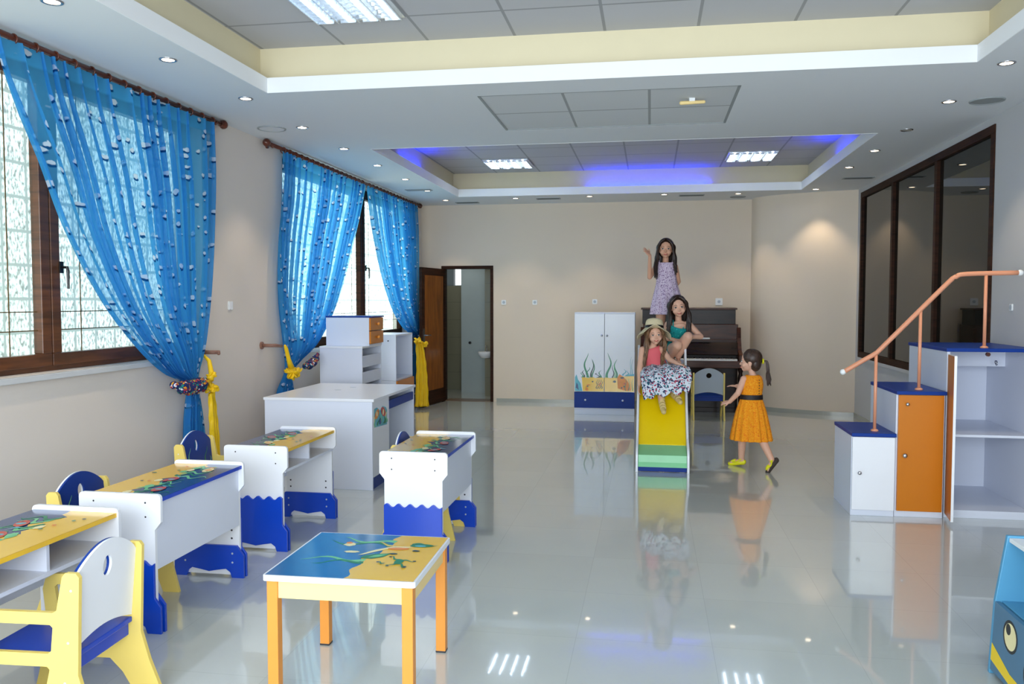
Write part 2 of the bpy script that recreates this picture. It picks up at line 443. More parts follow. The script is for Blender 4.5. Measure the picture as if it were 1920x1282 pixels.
# ------------------------------------------------------------------ mesh helpers
class MB:
    def __init__(s):
        s.v = []; s.f = []; s.mi = []; s.m = 0; s.uv = None

    def add(s, vs, fs):
        b = len(s.v)
        s.v += [tuple(p) for p in vs]
        for f in fs:
            s.f.append(tuple(b + i for i in f)); s.mi.append(s.m)
        return s

    def box(s, x0, x1, y0, y1, z0, z1):
        v = [(x, y, z) for z in (z0, z1) for y in (y0, y1) for x in (x0, x1)]
        return s.add(v, [(0, 2, 3, 1), (4, 5, 7, 6), (0, 1, 5, 4), (1, 3, 7, 5), (3, 2, 6, 7), (2, 0, 4, 6)])

    def prism(s, outer, holes, mp, t0, t1):
        """2D outline (a,b) with holes extruded from t0 to t1; mp(a,b,t) -> 3D"""
        loops = [outer] + holes
        flat = [p for l in loops for p in l]
        tris = tessellate_polygon([[Vector((a, b, 0)) for a, b in l] for l in loops])
        n = len(flat)
        vs = [mp(a, b, t0) for a, b in flat] + [mp(a, b, t1) for a, b in flat]
        fs = []
        for t in tris:
            a, b, c = t
            ar = (flat[b][0] - flat[a][0]) * (flat[c][1] - flat[a][1]) - (flat[c][0] - flat[a][0]) * (flat[b][1] - flat[a][1])
            if ar < 0: a, b, c = a, c, b
            fs.append((a + n, b + n, c + n)); fs.append((a, c, b))
        o = 0
        for li, l in enumerate(loops):
            k = len(l)
            A = sum(l[i][0] * l[(i + 1) % k][1] - l[(i + 1) % k][0] * l[i][1] for i in range(k))
            ccw = A > 0
            for i in range(k):
                j = (i + 1) % k
                q = (o + i, o + j, o + j + n, o + i + n)
                if (not ccw) != (li > 0): q = q[::-1]
                fs.append(q)
            o += k
        return s.add(vs, fs)

    def tube(s, pts, r, n=10, cap=True):
        pts = [Vector(p) for p in pts]
        if not isinstance(r, (list, tuple)): r = [r] * len(pts)
        vs = []; fs = []
        up = Vector((0, 0, 1))
        t0 = (pts[1] - pts[0]).normalized()
        if abs(t0.dot(up)) > 0.95: up = Vector((1, 0, 0))
        x = t0.cross(up).normalized()
        for i, p in enumerate(pts):
            if i == 0: t = pts[1] - pts[0]
            elif i == len(pts) - 1: t = pts[-1] - pts[-2]
            else: t = (pts[i + 1] - p).normalized() + (p - pts[i - 1]).normalized()
            t = t.normalized() if t.length > 1e-9 else t0
            x = (x - t * x.dot(t))
            x = x.normalized() if x.length > 1e-6 else t.orthogonal().normalized()
            y = t.cross(x)
            for k in range(n):
                a = 2 * pi * k / n
                vs.append(p + (x * cos(a) + y * sin(a)) * r[i])
        for i in range(len(pts) - 1):
            for k in range(n):
                k2 = (k + 1) % n
                fs.append((i * n + k, i * n + k2, (i + 1) * n + k2, (i + 1) * n + k))
        if cap:
            fs.append(tuple(range(n))[::-1]); fs.append(tuple((len(pts) - 1) * n + k for k in range(n)))
        return s.add(vs, fs)

    def cyl(s, c, r, h, axis='z', n=20, r2=None):
        c = Vector(c); d = {'x': Vector((1, 0, 0)), 'y': Vector((0, 1, 0)), 'z': Vector((0, 0, 1))}[axis]
        return s.tube([c, c + d * h], [r, r if r2 is None else r2], n)

    def capsule(s, p, q, r1, r2, n=12, k=4):
        p = Vector(p); q = Vector(q)
        d = (q - p)
        if d.length < 1e-6: d = Vector((0, 0, 1e-4))
        d = d.normalized()
        pts = []; rs = []
        for i in range(k + 1):
            a = pi / 2 * i / k
            pts.append(p - d * r1 * cos(a)); rs.append(max(r1 * sin(a), r1 * 0.03))
        for i in range(k + 1):
            a = pi / 2 * i / k
            pts.append(q + d * r2 * sin(a)); rs.append(max(r2 * cos(a), r2 * 0.03))
        return s.tube(pts, rs, n)

    def ell(s, c, ax, n=16, m=10):
        """ellipsoid; ax = three axis vectors already scaled by the radii"""
        c = Vector(c); A, B_, C_ = [Vector(a) for a in ax]
        vs = [c + C_]; fs = []
        for j in range(1, m):
            t = pi * j / m
            for i in range(n):
                a = 2 * pi * i / n
                vs.append(c + A * (sin(t) * cos(a)) + B_ * (sin(t) * sin(a)) + C_ * cos(t))
        vs.append(c - C_)
        for i in range(n): fs.append((0, 1 + i, 1 + (i + 1) % n))
        for j in range(m - 2):
            for i in range(n):
                a = 1 + j * n + i; b = 1 + j * n + (i + 1) % n
                fs.append((a, a + n, b + n, b))
        o = 1 + (m - 2) * n
        for i in range(n): fs.append((len(vs) - 1, o + (i + 1) % n, o + i))
        return s.add(vs, fs)

    def sph(s, c, r, n=14, m=8):
        return s.ell(c, ((r, 0, 0), (0, r, 0), (0, 0, r)), n, m)

    def rings(s, rings, close=True, cap0=False, cap1=False):
        n = len(rings[0]); vs = [p for r in rings for p in r]; fs = []
        for i in range(len(rings) - 1):
            for k in range(n if close else n - 1):
                k2 = (k + 1) % n
                fs.append((i * n + k, i * n + k2, (i + 1) * n + k2, (i + 1) * n + k))
        if cap0: fs.append(tuple(range(n))[::-1])
        if cap1: fs.append(tuple((len(rings) - 1) * n + k for k in range(n)))
        return s.add(vs, fs)

    def torus(s, c, R, r, axis='z', n=24, m=8):
        c = Vector(c)
        U, V_, W_ = {'z': ((1, 0, 0), (0, 1, 0), (0, 0, 1)), 'y': ((0, 0, 1), (1, 0, 0), (0, 1, 0)), 'x': ((0, 1, 0), (0, 0, 1), (1, 0, 0))}[axis]
        U, V_, W_ = Vector(U), Vector(V_), Vector(W_)
        vs = []; fs = []
        for i in range(n):
            a = 2 * pi * i / n; d = U * cos(a) + V_ * sin(a)
            for j in range(m):
                b = 2 * pi * j / m
                vs.append(c + d * (R + r * cos(b)) + W_ * (r * sin(b)))
        for i in range(n):
            for j in range(m):
                i2 = (i + 1) % n; j2 = (j + 1) % m
                fs.append((i * m + j, i2 * m + j, i2 * m + j2, i * m + j2))
        return s.add(vs, fs)

    def build(s, name, mats, parent=None, bevel=0.0, smooth=False, seg=2):
        me = bpy.data.meshes.new(name)
        me.from_pydata(s.v, [], s.f)
        if not isinstance(mats, (list, tuple)): mats = [mats]
        for m in mats: me.materials.append(M[m] if isinstance(m, str) else m)
        for p, i in zip(me.polygons, s.mi): p.material_index = i
        if smooth:
            for p in me.polygons: p.use_smooth = True
        me.update()
        o = bpy.data.objects.new(name, me)
        COL.objects.link(o)
        if parent is not None: o.parent = parent
        if bevel > 0:
            b = o.modifiers.new('bevel', 'BEVEL'); b.width = bevel; b.segments = seg
            b.limit_method = 'ANGLE'; b.angle_limit = radians(40)
            b.harden_normals = False
        return o


def tag(o, label, cat, group=None, kind=None):
    if label: o['label'] = label
    if cat: o['category'] = cat
    if group: o['group'] = group
    if kind: o['kind'] = kind
    return o


def thing(name, label, cat, loc=(0, 0, 0), rz=0.0, group=None):
    o = bpy.data.objects.new(name, None)
    o.empty_display_size = 0.1
    COL.objects.link(o)
    o.location = loc; o.rotation_euler = (0, 0, rz)
    return tag(o, label, cat, group)


def struct(name, mb, m, bevel=0.0, smooth=False):
    o = mb.build(name, m, None, bevel, smooth)
    o['kind'] = 'structure'
    return o


def copy_tree(o, parent=None):
    c = o.copy(); COL.objects.link(c)
    if parent is not None: c.parent = parent
    for ch in [x for x in bpy.data.objects if x.parent == o]:
        copy_tree(ch, c)
    return c


def rrect(x0, x1, y0, y1, r, n=4):
    out = []
    for cx, cy, a0 in ((x1 - r, y0 + r, -90), (x1 - r, y1 - r, 0), (x0 + r, y1 - r, 90), (x0 + r, y0 + r, 180)):
        for i in range(n + 1):
            a = radians(a0 + 90 * i / n)
            out.append((cx + r * cos(a), cy + r * sin(a)))
    return out


def oval(cx, cy, rx, ry, n=20, rot=0.0):
    return [(cx + rx * cos(2 * pi * i / n) * cos(rot) - ry * sin(2 * pi * i / n) * sin(rot),
             cy + rx * cos(2 * pi * i / n) * sin(rot) + ry * sin(2 * pi * i / n) * cos(rot)) for i in range(n)]


XZ = lambda y_dir=1: (lambda a, b, t: (a, t, b))          # outline in X,Z extruded along Y
YZ = lambda a, b, t: (t, a, b)                             # outline in Y,Z extruded along X
XY = lambda a, b, t: (a, b, t)
XZm = lambda a, b, t: (a, t, b)


# flat painted shapes laid a fraction of a millimetre over a board
class Art:
    def __init__(s, mb, mp, base=0.0004):
        s.mb = mb; s.mp = mp; s.k = 0; s.base = base

    def poly(s, pts, mi):
        s.k += 1
        d = s.base + 0.00012 * s.k
        s.mb.m = mi
        n = len(pts)
        s.mb.add([s.mp(a, b, d) for a, b in pts], [tuple(range(n))])
        s.mb.m = 0

    def weed(s, a, b, da, db, w, mi, waves=2.0, ph=0.0):
        n = 14; L = sqrt(da * da + db * db); ux, uy = da / L, db / L
        l = []; r = []
        for i in range(n + 1):
            t = i / n
            o = sin(t * waves * 2 * pi + ph) * w * 0.8
            h = w * (1 - t) ** 0.7 * 0.5 + 0.0008
            x = a + da * t - uy * o; y = b + db * t + ux * o
            l.append((x - uy * h, y + ux * h)); r.append((x + uy * h, y - ux * h))
        s.poly(l + r[::-1], mi)

    def fish(s, a, b, L, ang, mi, mi2):
        c, n = cos(ang), sin(ang)
        T = lambda x, y: (a + x * c - y * n, b + x * n + y * c)
        s.poly([T(x, y) for x, y in [(-L * .45, 0), (-L * .75, L * .28), (-L * .68, 0), (-L * .75, -L * .28)]], mi2)
        s.poly([T(*p) for p in oval(0, 0, L * .5, L * .27, 16)], mi)
        s.poly([T(*p) for p in oval(0, L * .02, L * .14, L * .2, 10)], mi2)
        s.poly([T(*p) for p in oval(L * .3, L * .06, L * .05, L * .05, 8)], 7)

    def blob(s, a, b, r, mi, seed=0, n=14, sx=1.0, sy=1.0):
        rnd = random.Random(seed)
        s.poly([(a + sx * r * (0.75 + 0.4 * rnd.random()) * cos(2 * pi * i / n), b + sy * r * (0.75 + 0.4 * rnd.random()) * sin(2 * pi * i / n)) for i in range(n)], mi)


# ------------------------------------------------------------------ room shell
SOF = 2.96; PAN = 3.29; XL = -3.44; XR = 2.65; YB = 12.3; Y0 = -1.4
struct('floor', MB().box(-3.7, 2.9, Y0 - 0.2, 14.6, -0.12, 0), 'floor')

T1 = (-2.64, 1.94, 1.80, 5.50); T2 = (-2.64, 1.92, 7.66, 11.33)
mb = MB()
xs0, xs1 = XL - 0.2, XR + 0.1
mb.box(xs0, xs1, Y0 - 0.2, T1[2], SOF, SOF + 0.10)
mb.box(xs0, T1[0], T1[2], T1[3], SOF, SOF + 0.10)
mb.box(T1[1], xs1, T1[2], T1[3], SOF, SOF + 0.10)
SP = (-1.22, 0.59, 5.83, 7.03)
mb.box(xs0, xs1, T1[3], SP[2], SOF, SOF + 0.10)
mb.box(xs0, SP[0], SP[2], SP[3], SOF, SOF + 0.10)
mb.box(SP[1], xs1, SP[2], SP[3], SOF, SOF + 0.10)
mb.box(xs0, xs1, SP[3], T2[2], SOF, SOF + 0.10)
mb.box(xs0, T2[0], T2[2], T2[3], SOF, SOF + 0.10)
mb.box(T2[1], xs1, T2[2], T2[3], SOF, SOF + 0.10)
mb.box(xs0, xs1, T2[3], YB + 0.3, SOF, SOF + 0.10)
struct('ceiling', mb, 'soffit')
struct('ceiling.001', MB().box(T1[0] - 0.1, T1[1] + 0.1, T1[2] - 0.1, T1[3] + 0.1, PAN, PAN + 0.03), 'cpanel')
struct('ceiling.002', MB().box(T2[0] - 0.1, T2[1] + 0.1, T2[2] - 0.1, T2[3] + 0.1, PAN, PAN + 0.03), 'cpanel2')
struct('ceiling.003', MB().box(SP[0], SP[1], SP[2], SP[3], SOF + 0.006, SOF + 0.03), 'spanel')
n = 0
for T in (T1, T2):
    n += 1
    m2 = MB()
    g = 0.002
    m2.box(T[0], T[0] + 0.006, T[2], T[3], SOF - g, SOF + 0.10 + g); m2.box(T[1] - 0.006, T[1], T[2], T[3], SOF - g, SOF + 0.10 + g)
    m2.box(T[0] + 0.006, T[1] - 0.006, T[2], T[2] + 0.006, SOF - g, SOF + 0.10 + g)
    m2.box(T[0] + 0.006, T[1] - 0.006, T[3] - 0.006, T[3], SOF - g, SOF + 0.10 + g)
    struct('trim_%d' % n, m2, 'lip')
    m3 = MB(); a = 0.09
    m3.box(T[0] - a - 0.03, T[0] - a, T[2] - a, T[3] + a, SOF + 0.10, PAN); m3.box(T[1] + a, T[1] + a + 0.03, T[2] - a, T[3] + a, SOF + 0.10, PAN)
    m3.box(T[0] - a, T[1] + a, T[2] - a - 0.03, T[2] - a, SOF + 0.10, PAN); m3.box(T[0] - a, T[1] + a, T[3] + a, T[3] + a + 0.03, SOF + 0.10, PAN)
    struct('trim_%d' % (n + 2), m3, 'beige')
# dark shadow-gap frame round the flat soffit tiles
m5 = MB()
for x0, x1, y0, y1 in ((SP[0], SP[1], SP[2], SP[2] + .018), (SP[0], SP[1], SP[3] - .018, SP[3]), (SP[0], SP[0] + .018, SP[2], SP[3]), (SP[1] - .018, SP[1], SP[2], SP[3])):
    m5.box(x0, x1, y0, y1, SOF + 0.001, SOF + 0.006)
struct('trim_5', m5, 'vent')

# left wall with two recesses that hold the windows
W1 = (1.90, 6.02, 1.10, 2.90); W2 = (7.46, 11.60, 1.02, 2.90)
TH = 0.34
mb = MB()
x0, x1 = XL - TH, XL
mb.box(x0, x1, Y0, W1[0], 0, SOF); mb.box(x0, x1, W1[1], W2[0], 0, SOF); mb.box(x0, x1, W2[1], YB + 0.2, 0, SOF)
for Wn in (W1, W2):
    mb.box(x0, x1, Wn[0], Wn[1], 0, Wn[2]); mb.box(x0, x1, Wn[0], Wn[1], Wn[3], SOF)
struct('wall_left', mb, 'wall_l')

# right wall with the big dark window
WR = (7.10, 11.30, 0.80, 2.90)
mb = MB()
x0, x1 = XR, XR + 0.22
mb.box(x0, x1, Y0, WR[0], 0, SOF); mb.box(x0, x1, WR[1], YB, 0, SOF)
mb.box(x0, x1, WR[0], WR[1], 0, WR[2]); mb.box(x0, x1, WR[0], WR[1], WR[3], SOF)
struct('wall_right', mb, 'wall_grey')

# back wall with the doorway
D0, D1, DZ = -3.13, -2.33, 2.05
mb = MB()
mb.box(XL, D0, YB, YB + 0.16, 0, SOF); mb.box(D1, 1.6, YB, YB + 0.16, 0, SOF); mb.box(D0, D1, YB, YB + 0.16, DZ, SOF)
struct('wall_back', mb, 'wall')
# curved corner wall
ctrl = [(1.41, 12.4), (1.415, 12.22), (1.47, 12.05), (1.60, 11.90), (1.80, 11.76), (2.05, 11.64), (2.32, 11.54), (2.64, 11.46), (2.75, 11.44)]
def smooth_path(c, k=6):
    out = []
    for i in range(len(c) - 1):
        p0 = c[max(0, i - 1)]; p1 = c[i]; p2 = c[i + 1]; p3 = c[min(len(c) - 1, i + 2)]
        for j in range(k):
            t = j / k
            out.append(tuple(0.5 * ((2 * p1[d]) + (-p0[d] + p2[d]) * t + (2 * p0[d] - 5 * p1[d] + 4 * p2[d] - p3[d]) * t * t + (-p0[d] + 3 * p1[d] - 3 * p2[d] + p3[d]) * t ** 3) for d in range(len(p1))))
    out.append(tuple(c[-1]))
    return out
cp = smooth_path(ctrl)
outl = cp + [(2.75, 12.4)]
o = struct('wall_corner', MB().prism(outl[::-1], [], XY, 0, SOF), 'wall')
mbk = MB()
back = [(x, y - 0.012) for x, y in cp]
for i in range(1, len(cp) - 1):
    a, b = cp[i], cp[i + 1]
    mbk.add([(a[0], a[1] - .012, 0), (b[0], b[1] - .012, 0), (b[0], b[1] - .012, .055), (a[0], a[1] - .012, .055), (a[0], a[1] + .01, .055), (b[0], b[1] + .01, .055)], [(0, 1, 2, 3), (3, 2, 5, 4)])
struct('baseboard_corner', mbk, 'skirt')
struct('baseboard_back', MB().box(D1 + 0.05, 1.41, YB - 0.012, YB, 0, 0.055), 'skirt')
struct('baseboard_left', MB().box(XL, XL + 0.012, Y0, YB, 0, 0.06), 'skirt')
struct('baseboard_right', MB().box(XR - 0.012, XR, Y0, 11.44, 0, 0.06), 'skirt')

# rear wall (behind the photographer) with a wide window
mb = MB()
mb.box(XL, -3.3, Y0 - 0.2, Y0, 0, SOF); mb.box(2.5, XR + .1, Y0 - 0.2, Y0, 0, SOF)
mb.box(-3.3, 2.5, Y0 - 0.2, Y0, 0, 0.4); mb.box(-3.3, 2.5, Y0 - 0.2, Y0, 2.85, SOF)
struct('wall_rear', mb, 'wall')
mb = MB()
for x in (-3.3, -1.87, -0.44, 1.0, 2.43): mb.box(x, x + 0.07, Y0 - 0.13, Y0 - 0.05, 0.4, 2.85)
mb.box(-3.23, 2.43, Y0 - 0.13, Y0 - 0.05, 0.4, 0.47); mb.box(-3.23, 2.43, Y0 - 0.13, Y0 - 0.05, 2.78, 2.85)
struct('window_4', mb, 'frame')

# ------------------------------------------------------------------ left windows
def left_window(name, Wn, posts, frame_mat, pane_gaps, dark=False):
    y0, y1, z0, z1 = Wn
    fx0, fx1 = -3.60, -3.54
    root = bpy.data.objects.new(name, None); COL.objects.link(root); root['kind'] = 'structure'
    mb = MB()
    mb.box(fx0, fx1, y0, y1, z0, z0 + 0.045); mb.box(fx0, fx1, y0, y1, z1 - 0.055, z1)
    mb.box(fx0, fx1, y0, y0 + 0.06, z0, z1); mb.box(fx0, fx1, y1 - 0.06, y1, z0, z1)
    mb.build('window_frame', frame_mat, root, 0.004)
    for a, b in pane_gaps:                                   # each sash
        s = MB(); e = 0.075
        sx0, sx1 = fx0 + 0.015, fx1 + 0.018
        s.box(sx0, sx1, a, b, z0 + 0.03, z0 + 0.03 + e); s.box(sx0, sx1, a, b, z1 - 0.045 - e, z1 - 0.045)
        s.box(sx0, sx1, a, a + e, z0 + 0.03 + e, z1 - 0.045 - e); s.box(sx0, sx1, b - e, b, z0 + 0.03 + e, z1 - 0.045 - e)
        sash = s.build('sash', frame_mat, root, 0.005)
        g = MB().box(fx0 + 0.03, fx0 + 0.036, a + e, b - e, z0 + 0.03 + e, z1 - 0.045 - e)
        g.build('pane', 'glass', sash)
        bars = MB(); bx = fx0 + 0.04
        for z in (z0 + 0.24, z0 + 0.35): bars.box(bx, bx + .004, a + e, b - e, z, z + .006)
        for y in (a + e + 0.22, b - e - 0.22): bars.box(bx, bx + .004, y, y + .006, z0 + .1, z1 - .12)
        bars.build('glazing_bars', 'gold', sash)
    blk = MB().box(-3.72, -3.68, y0 - 0.0, y1 + 0.0, z0, z1)
    blk.build('glass_block_panel', 'block_strong_glow' if name == 'window_2' else 'block', root)
    return root

w1 = left_window('window_1', W1, None, 'frame', [(1.95, 3.19), (3.195, 4.445), (4.455, 5.97)])
w2 = left_window('window_2', W2, None, 'darkframe', [(7.51, 9.90), (9.92, 11.55)])
for root, y, z in ((w1, 4.53, 1.72), (w2, 10.0, 1.93)):
    h = MB(); h.box(-3.52, -3.51, y - .014, y + .014, z - .035, z + .035)
    h.tube([(-3.51, y, z), (-3.475, y, z), (-3.47, y, z - 0.02), (-3.47, y, z - 0.13)], [.008, .009, .009, .007], 8)
    h.build('window_handle', 'black', root, smooth=False)
struct('trim_6', MB().box(XL - 0.09, XL + 0.035, W1[0] - 0.02, W1[1] + 0.02, 1.065, 1.098), 'marble', 0.003)
struct('trim_7', MB().box(XL - 0.09, XL + 0.02, W2[0], W2[1], 0.99, 1.018), 'marble', 0.003)

# ------------------------------------------------------------------ right window
root = bpy.data.objects.new('window_3', None); COL.objects.link(root); root['kind'] = 'structure'
y0, y1, z0, z1 = WR
mb = MB(); e = 0.07; fx0, fx1 = XR - 0.012, XR + 0.06
mb.box(fx0, fx1, y0, y1, z0, z0 + e); mb.box(fx0, fx1, y0, y1, z1 - e, z1)
for y in (y0, 8.42, 9.85, y1 - e): mb.box(fx0, fx1, y, y + e, z0 + e, z1 - e)
mb.build('window_frame', 'darkframe', root, 0.004)
for a, b in ((y0 + e, 8.42), (8.42 + e, 9.85), (9.85 + e, y1 - e)):
    MB().box(XR + 0.02, XR + 0.03, a, b, z0 + e, z1 - e).build('pane', 'dglass', root)
struct('trim_8', MB().box(XR - .02, XR + .012, y0, y1, z0 - 0.035, z0), 'wall_grey')

# ------------------------------------------------------------------ door and washroom behind
root = bpy.data.objects.new('door_1', None); COL.objects.link(root); root['kind'] = 'structure'
mb = MB(); j = 0.045
mb.box(D0, D0 + j, YB - 0.012, YB + 0.17, 0, DZ); mb.box(D1 - j, D1, YB - 0.012, YB + 0.17, 0, DZ); mb.box(D0 + j, D1 - j, YB - 0.012, YB + 0.17, DZ - j, DZ)
mb.build('door_frame', 'darkframe', root, 0.003)
hx, hy = D0 + j, YB - 0.02
ang = math.atan2(11.42 - hy, -3.215 - hx)
dirv = Vector((cos(ang), sin(ang), 0)); nrm = Vector((-dirv.y, dirv.x, 0))
def dl(a, b, t): p = Vector((hx, hy, 0)) + dirv * a + nrm * t; return (p.x, p.y, b)
Lw = 0.86
leaf = MB(); leaf.prism([(0, .008), (Lw, .008), (Lw, DZ - .05), (0, DZ - .05)], [], dl, -.02, .02)
lo = leaf.build('door_leaf', 'darkframe', root, 0.003)
pn = MB(); pn.prism(rrect(0.10, Lw - 0.10, 0.22, DZ - 0.16, 0.01), [], dl, .0202, .026); pn.prism(rrect(0.10, Lw - 0.10, 0.22, DZ - 0.16, 0.01), [], dl, -.026, -.0202)
pn.build('door_panel', 'door', lo)
hd = MB()
for sg in (1, -1):
    p = [dl(Lw - .06, 1.03, sg * .02), dl(Lw - .06, 1.03, sg * .065), dl(Lw - .08, 1.03, sg * .07), dl(Lw - .19, 1.03, sg * .07)]
    hd.tube(p, .009, 8)
    hd.prism(rrect(Lw - .085, Lw - .035, .93, 1.13, .02), [], dl, sg * .02, sg * .026)
hd.build('door_handle', 'metal', lo)
mb = MB()
mb.box(-3.9, -3.75, 12.46, 14.6, 0, SOF); mb.box(-1.7, -1.6, 12.46, 14.6, 0, SOF); mb.box(-3.9, -1.6, 14.4, 14.5, 0, SOF); mb.box(-3.9, -1.6, 12.47, 14.6, SOF - .1, SOF)
struct('wall_washroom', mb, 'wall_bath')
struct('wall_washroom_side', MB().box(-2.60, -1.75, 13.0, 14.3, 0, SOF - .1), 'tile_bath2')
struct('wall_washroom_partition', MB().box(-3.10, -2.6, 13.5, 13.56, 0, SOF - .1), 'bath_plain')
struct('wall_washroom_low', MB().box(-3.75, -3.12, 13.9, 14.0, 0, 1.78), 'tile_bath2')
root = bpy.data.objects.new('window_5', None); COL.objects.link(root); root['kind'] = 'structure'
MB().box(-3.40, -3.22, 14.36, 14.40, 1.80, 2.5).build('frosted_pane', 'frost', root)
mb = MB(); mb.box(-3.43, -3.40, 14.35, 14.40, 1.78, 2.52); mb.box(-3.22, -3.19, 14.35, 14.40, 1.78, 2.52); mb.box(-3.40, -3.22, 14.35, 14.40, 1.78, 1.80); mb.build('window_frame', 'plastic', root)
struct('trim_9', MB().box(D0 + .045, D1 - .045, YB, YB + .3, 0, .006), 'threshold')
wb = thing('washbasin', 'small white wall-hung washbasin seen through the open door', 'sink', (-2.545, 12.78, 0.72))
wb.scale = (.72, .72, .8)
mb = MB(); prof = [(0.02, -.12), (0.10, -.11), (0.155, -.05), (0.17, 0.0), (0.16, 0.01), (0.145, 0.0), (0.12, -.06), (0.04, -.085), (0.005, -.087)]
mb.rings([[(r * cos(2 * pi * k / 24), r * sin(2 * pi * k / 24) * .85, z) for k in range(24)] for r, z in prof], cap0=True)
mb.build('basin', 'plastic', wb, smooth=True)
MB().box(-.04, .16, -.03, .23, -.05, -.01).build('bracket', 'plastic', wb)
MB().tube([(0, .13, 0), (0, .13, .09), (0, .10, .12), (0, .04, .11)], .011, 8).build('tap', 'metal', wb, smooth=True)
wbl = bpy.data.lights.new('washroom_fill_light', 'POINT'); wbl.energy = 7; wbl.shadow_soft_size = .2; wbl.color = (.9, .95, 1)  # point light without any fitting, brightens the washroom
o = bpy.data.objects.new('washroom_fill_light', wbl); o.location = (-3.2, 13.1, 2.6); COL.objects.link(o)
tag(MB().cyl((-2.95, 13.5, .83), .022, -.03, 'y', 12).build('door_stop', 'black'), 'small round black knob on the pale washroom partition', 'knob')

# ------------------------------------------------------------------ ceiling lights
def downlight(x, y, on, label):
    t = thing('downlight', label, 'ceiling light', (x, y, SOF), 0, 'small round recessed ceiling spots')
    rg = MB()
    prof = [(.052, 0), (.052, -.004), (.046, -.007), (.038, -.005), (.036, .0)]
    rg.rings([[(r * cos(2 * pi * k / 24), r * sin(2 * pi * k / 24), z) for k in range(24)] for r, z in prof])
    rg.build('trim_ring', 'metal', t, smooth=True)
    MB().cyl((0, 0, -.002), .036, -.0015, 'z', 20).build('bulb', 'lampwarm' if on else 'lampoff', t)
    if on:
        l = bpy.data.lights.new('downlight_beam', 'SPOT'); l.energy = 24; l.color = (1, .80, .56); l.spot_size = radians(86); l.spot_blend = .6; l.shadow_soft_size = .03
        o = bpy.data.objects.new('downlight_beam', l); o.location = (x, y, SOF - .02); COL.objects.link(o)
    return t
order = ['nearest', 'second', 'third', 'fourth', 'fifth', 'sixth', 'seventh', 'eighth', 'ninth']
for i, (x, y) in enumerate([(-2.86, 3.67), (-2.86, 4.65), (-2.86, 5.62), (-2.87, 6.62), (-2.88, 7.60), (-2.88, 8.58), (-2.88, 9.60), (-2.89, 10.62), (-2.90, 11.66)]):
    downlight(x, y, True, 'lit round ceiling spot, %s from the camera in the row above the curtains' % order[i])
for i, (x, y) in enumerate([(-1.88, 11.60), (-0.84, 11.56), (0.17, 11.52), (1.15, 11.60)]):
    downlight(x, y, True, 'lit round ceiling spot, %s from the left in the short row along the back wall' % ['first', 'second', 'third', 'fourth'][i])
for i, (x, y, on) in enumerate([(2.12, 5.55, 1), (2.12, 6.54, 1), (2.12, 7.55, 0), (2.11, 8.53, 1), (2.10, 9.53, 1), (2.09, 11.30, 1)]):
    downlight(x, y, bool(on), ['lit round ceiling spot nearest the top right corner, glowing amber', 'lit round ceiling spot beside the round vent on the right',
        'unlit round ceiling spot on the right between two lit ones', 'lit round ceiling spot right of the blue glowing tray corner', 'lit round ceiling spot before the rectangular vent on the right',
        'lit ceiling spot throwing a warm beam down the curved corner wall'][i])


def louvre(x, y, label, tube='tube'):
    t = thing('louvre_light', label, 'ceiling light', (x, y, PAN), 0, 'square fluorescent fittings in the ceiling trays')
    h = .29
    fr = MB()
    fr.box(-h, h, -h, -h + .018, -.012, 0); fr.box(-h, h, h - .018, h, -.012, 0); fr.box(-h, -h + .018, -h + .018, h - .018, -.012, 0); fr.box(h - .018, h, -h + .018, h - .018, -.012, 0)
    fr.build('frame', 'refl', t)
    MB().box(-h + .018, h - .018, -h + .018, h - .018, -.002, -.0005).build('back_tray', 'refl', t)
    for k in range(4):
        xx = -h + .075 + k * .145
        MB().cyl((xx, -h + .03, -.014), .012, 2 * h - .06, 'y', 10)  .build('fluorescent_tube', tube, t, smooth=True)
    lv = MB()
    for k in range(9):
        yy = -h + .03 + k * (2 * h - .06) / 8
        for q in range(4):
            xc = -h + .075 + q * .145
            lv.add([(xc - .055, yy, -.006), (xc + .055, yy, -.006), (xc + .05, yy, -.034), (xc - .05, yy, -.034), (xc - .055, yy + .003, -.006), (xc + .055, yy + .003, -.006), (xc + .05, yy + .003, -.034), (xc - .05, yy + .003, -.034)],
                   [(0, 1, 2, 3), (7, 6, 5, 4), (3, 2, 6, 7)])
    for q in range(5):
        xc = -h + .018 + q * (2 * h - .036) / 4
        lv.box(xc - .004, xc + .004, -h + .018, h - .018, -.034, -.002)
    lv.build('louvre_grid', 'refl', t)
louvre(-1.81, 4.80, 'bright louvred fluorescent light at the top of the picture in the nearer ceiling tray', 'tube_dim')
louvre(1.19, 4.80, 'louvred fluorescent light in the nearer ceiling tray above the right of the room', 'tube_dim')
louvre(-1.81, 10.62, 'left louvred fluorescent light in the farther ceiling tray with the blue glow')
louvre(1.19, 10.55, 'right louvred fluorescent light in the farther ceiling tray with the blue glow')

for nm, (a, b, c, d), lab in (('led_strip', (T2[0] - .06, T2[0] - .045, 8.85, 9.75), 'blue glowing led strip hidden behind the left lip of the far ceiling tray'),
                      ('led_strip', (T2[1] + .045, T2[1] + .06, 8.85, 9.75), 'blue glowing led strip hidden behind the right lip of the far ceiling tray'),
                      ('led_strip', (-0.85, 0.75, T2[3] + .045, T2[3] + .06), 'blue glowing led strip hidden behind the back lip of the far ceiling tray')):
    tag(MB().box(a, b, c, d, SOF + .101, SOF + .108).build(nm, 'led'), lab, 'led strip', 'blue led strips of the ceiling tray')


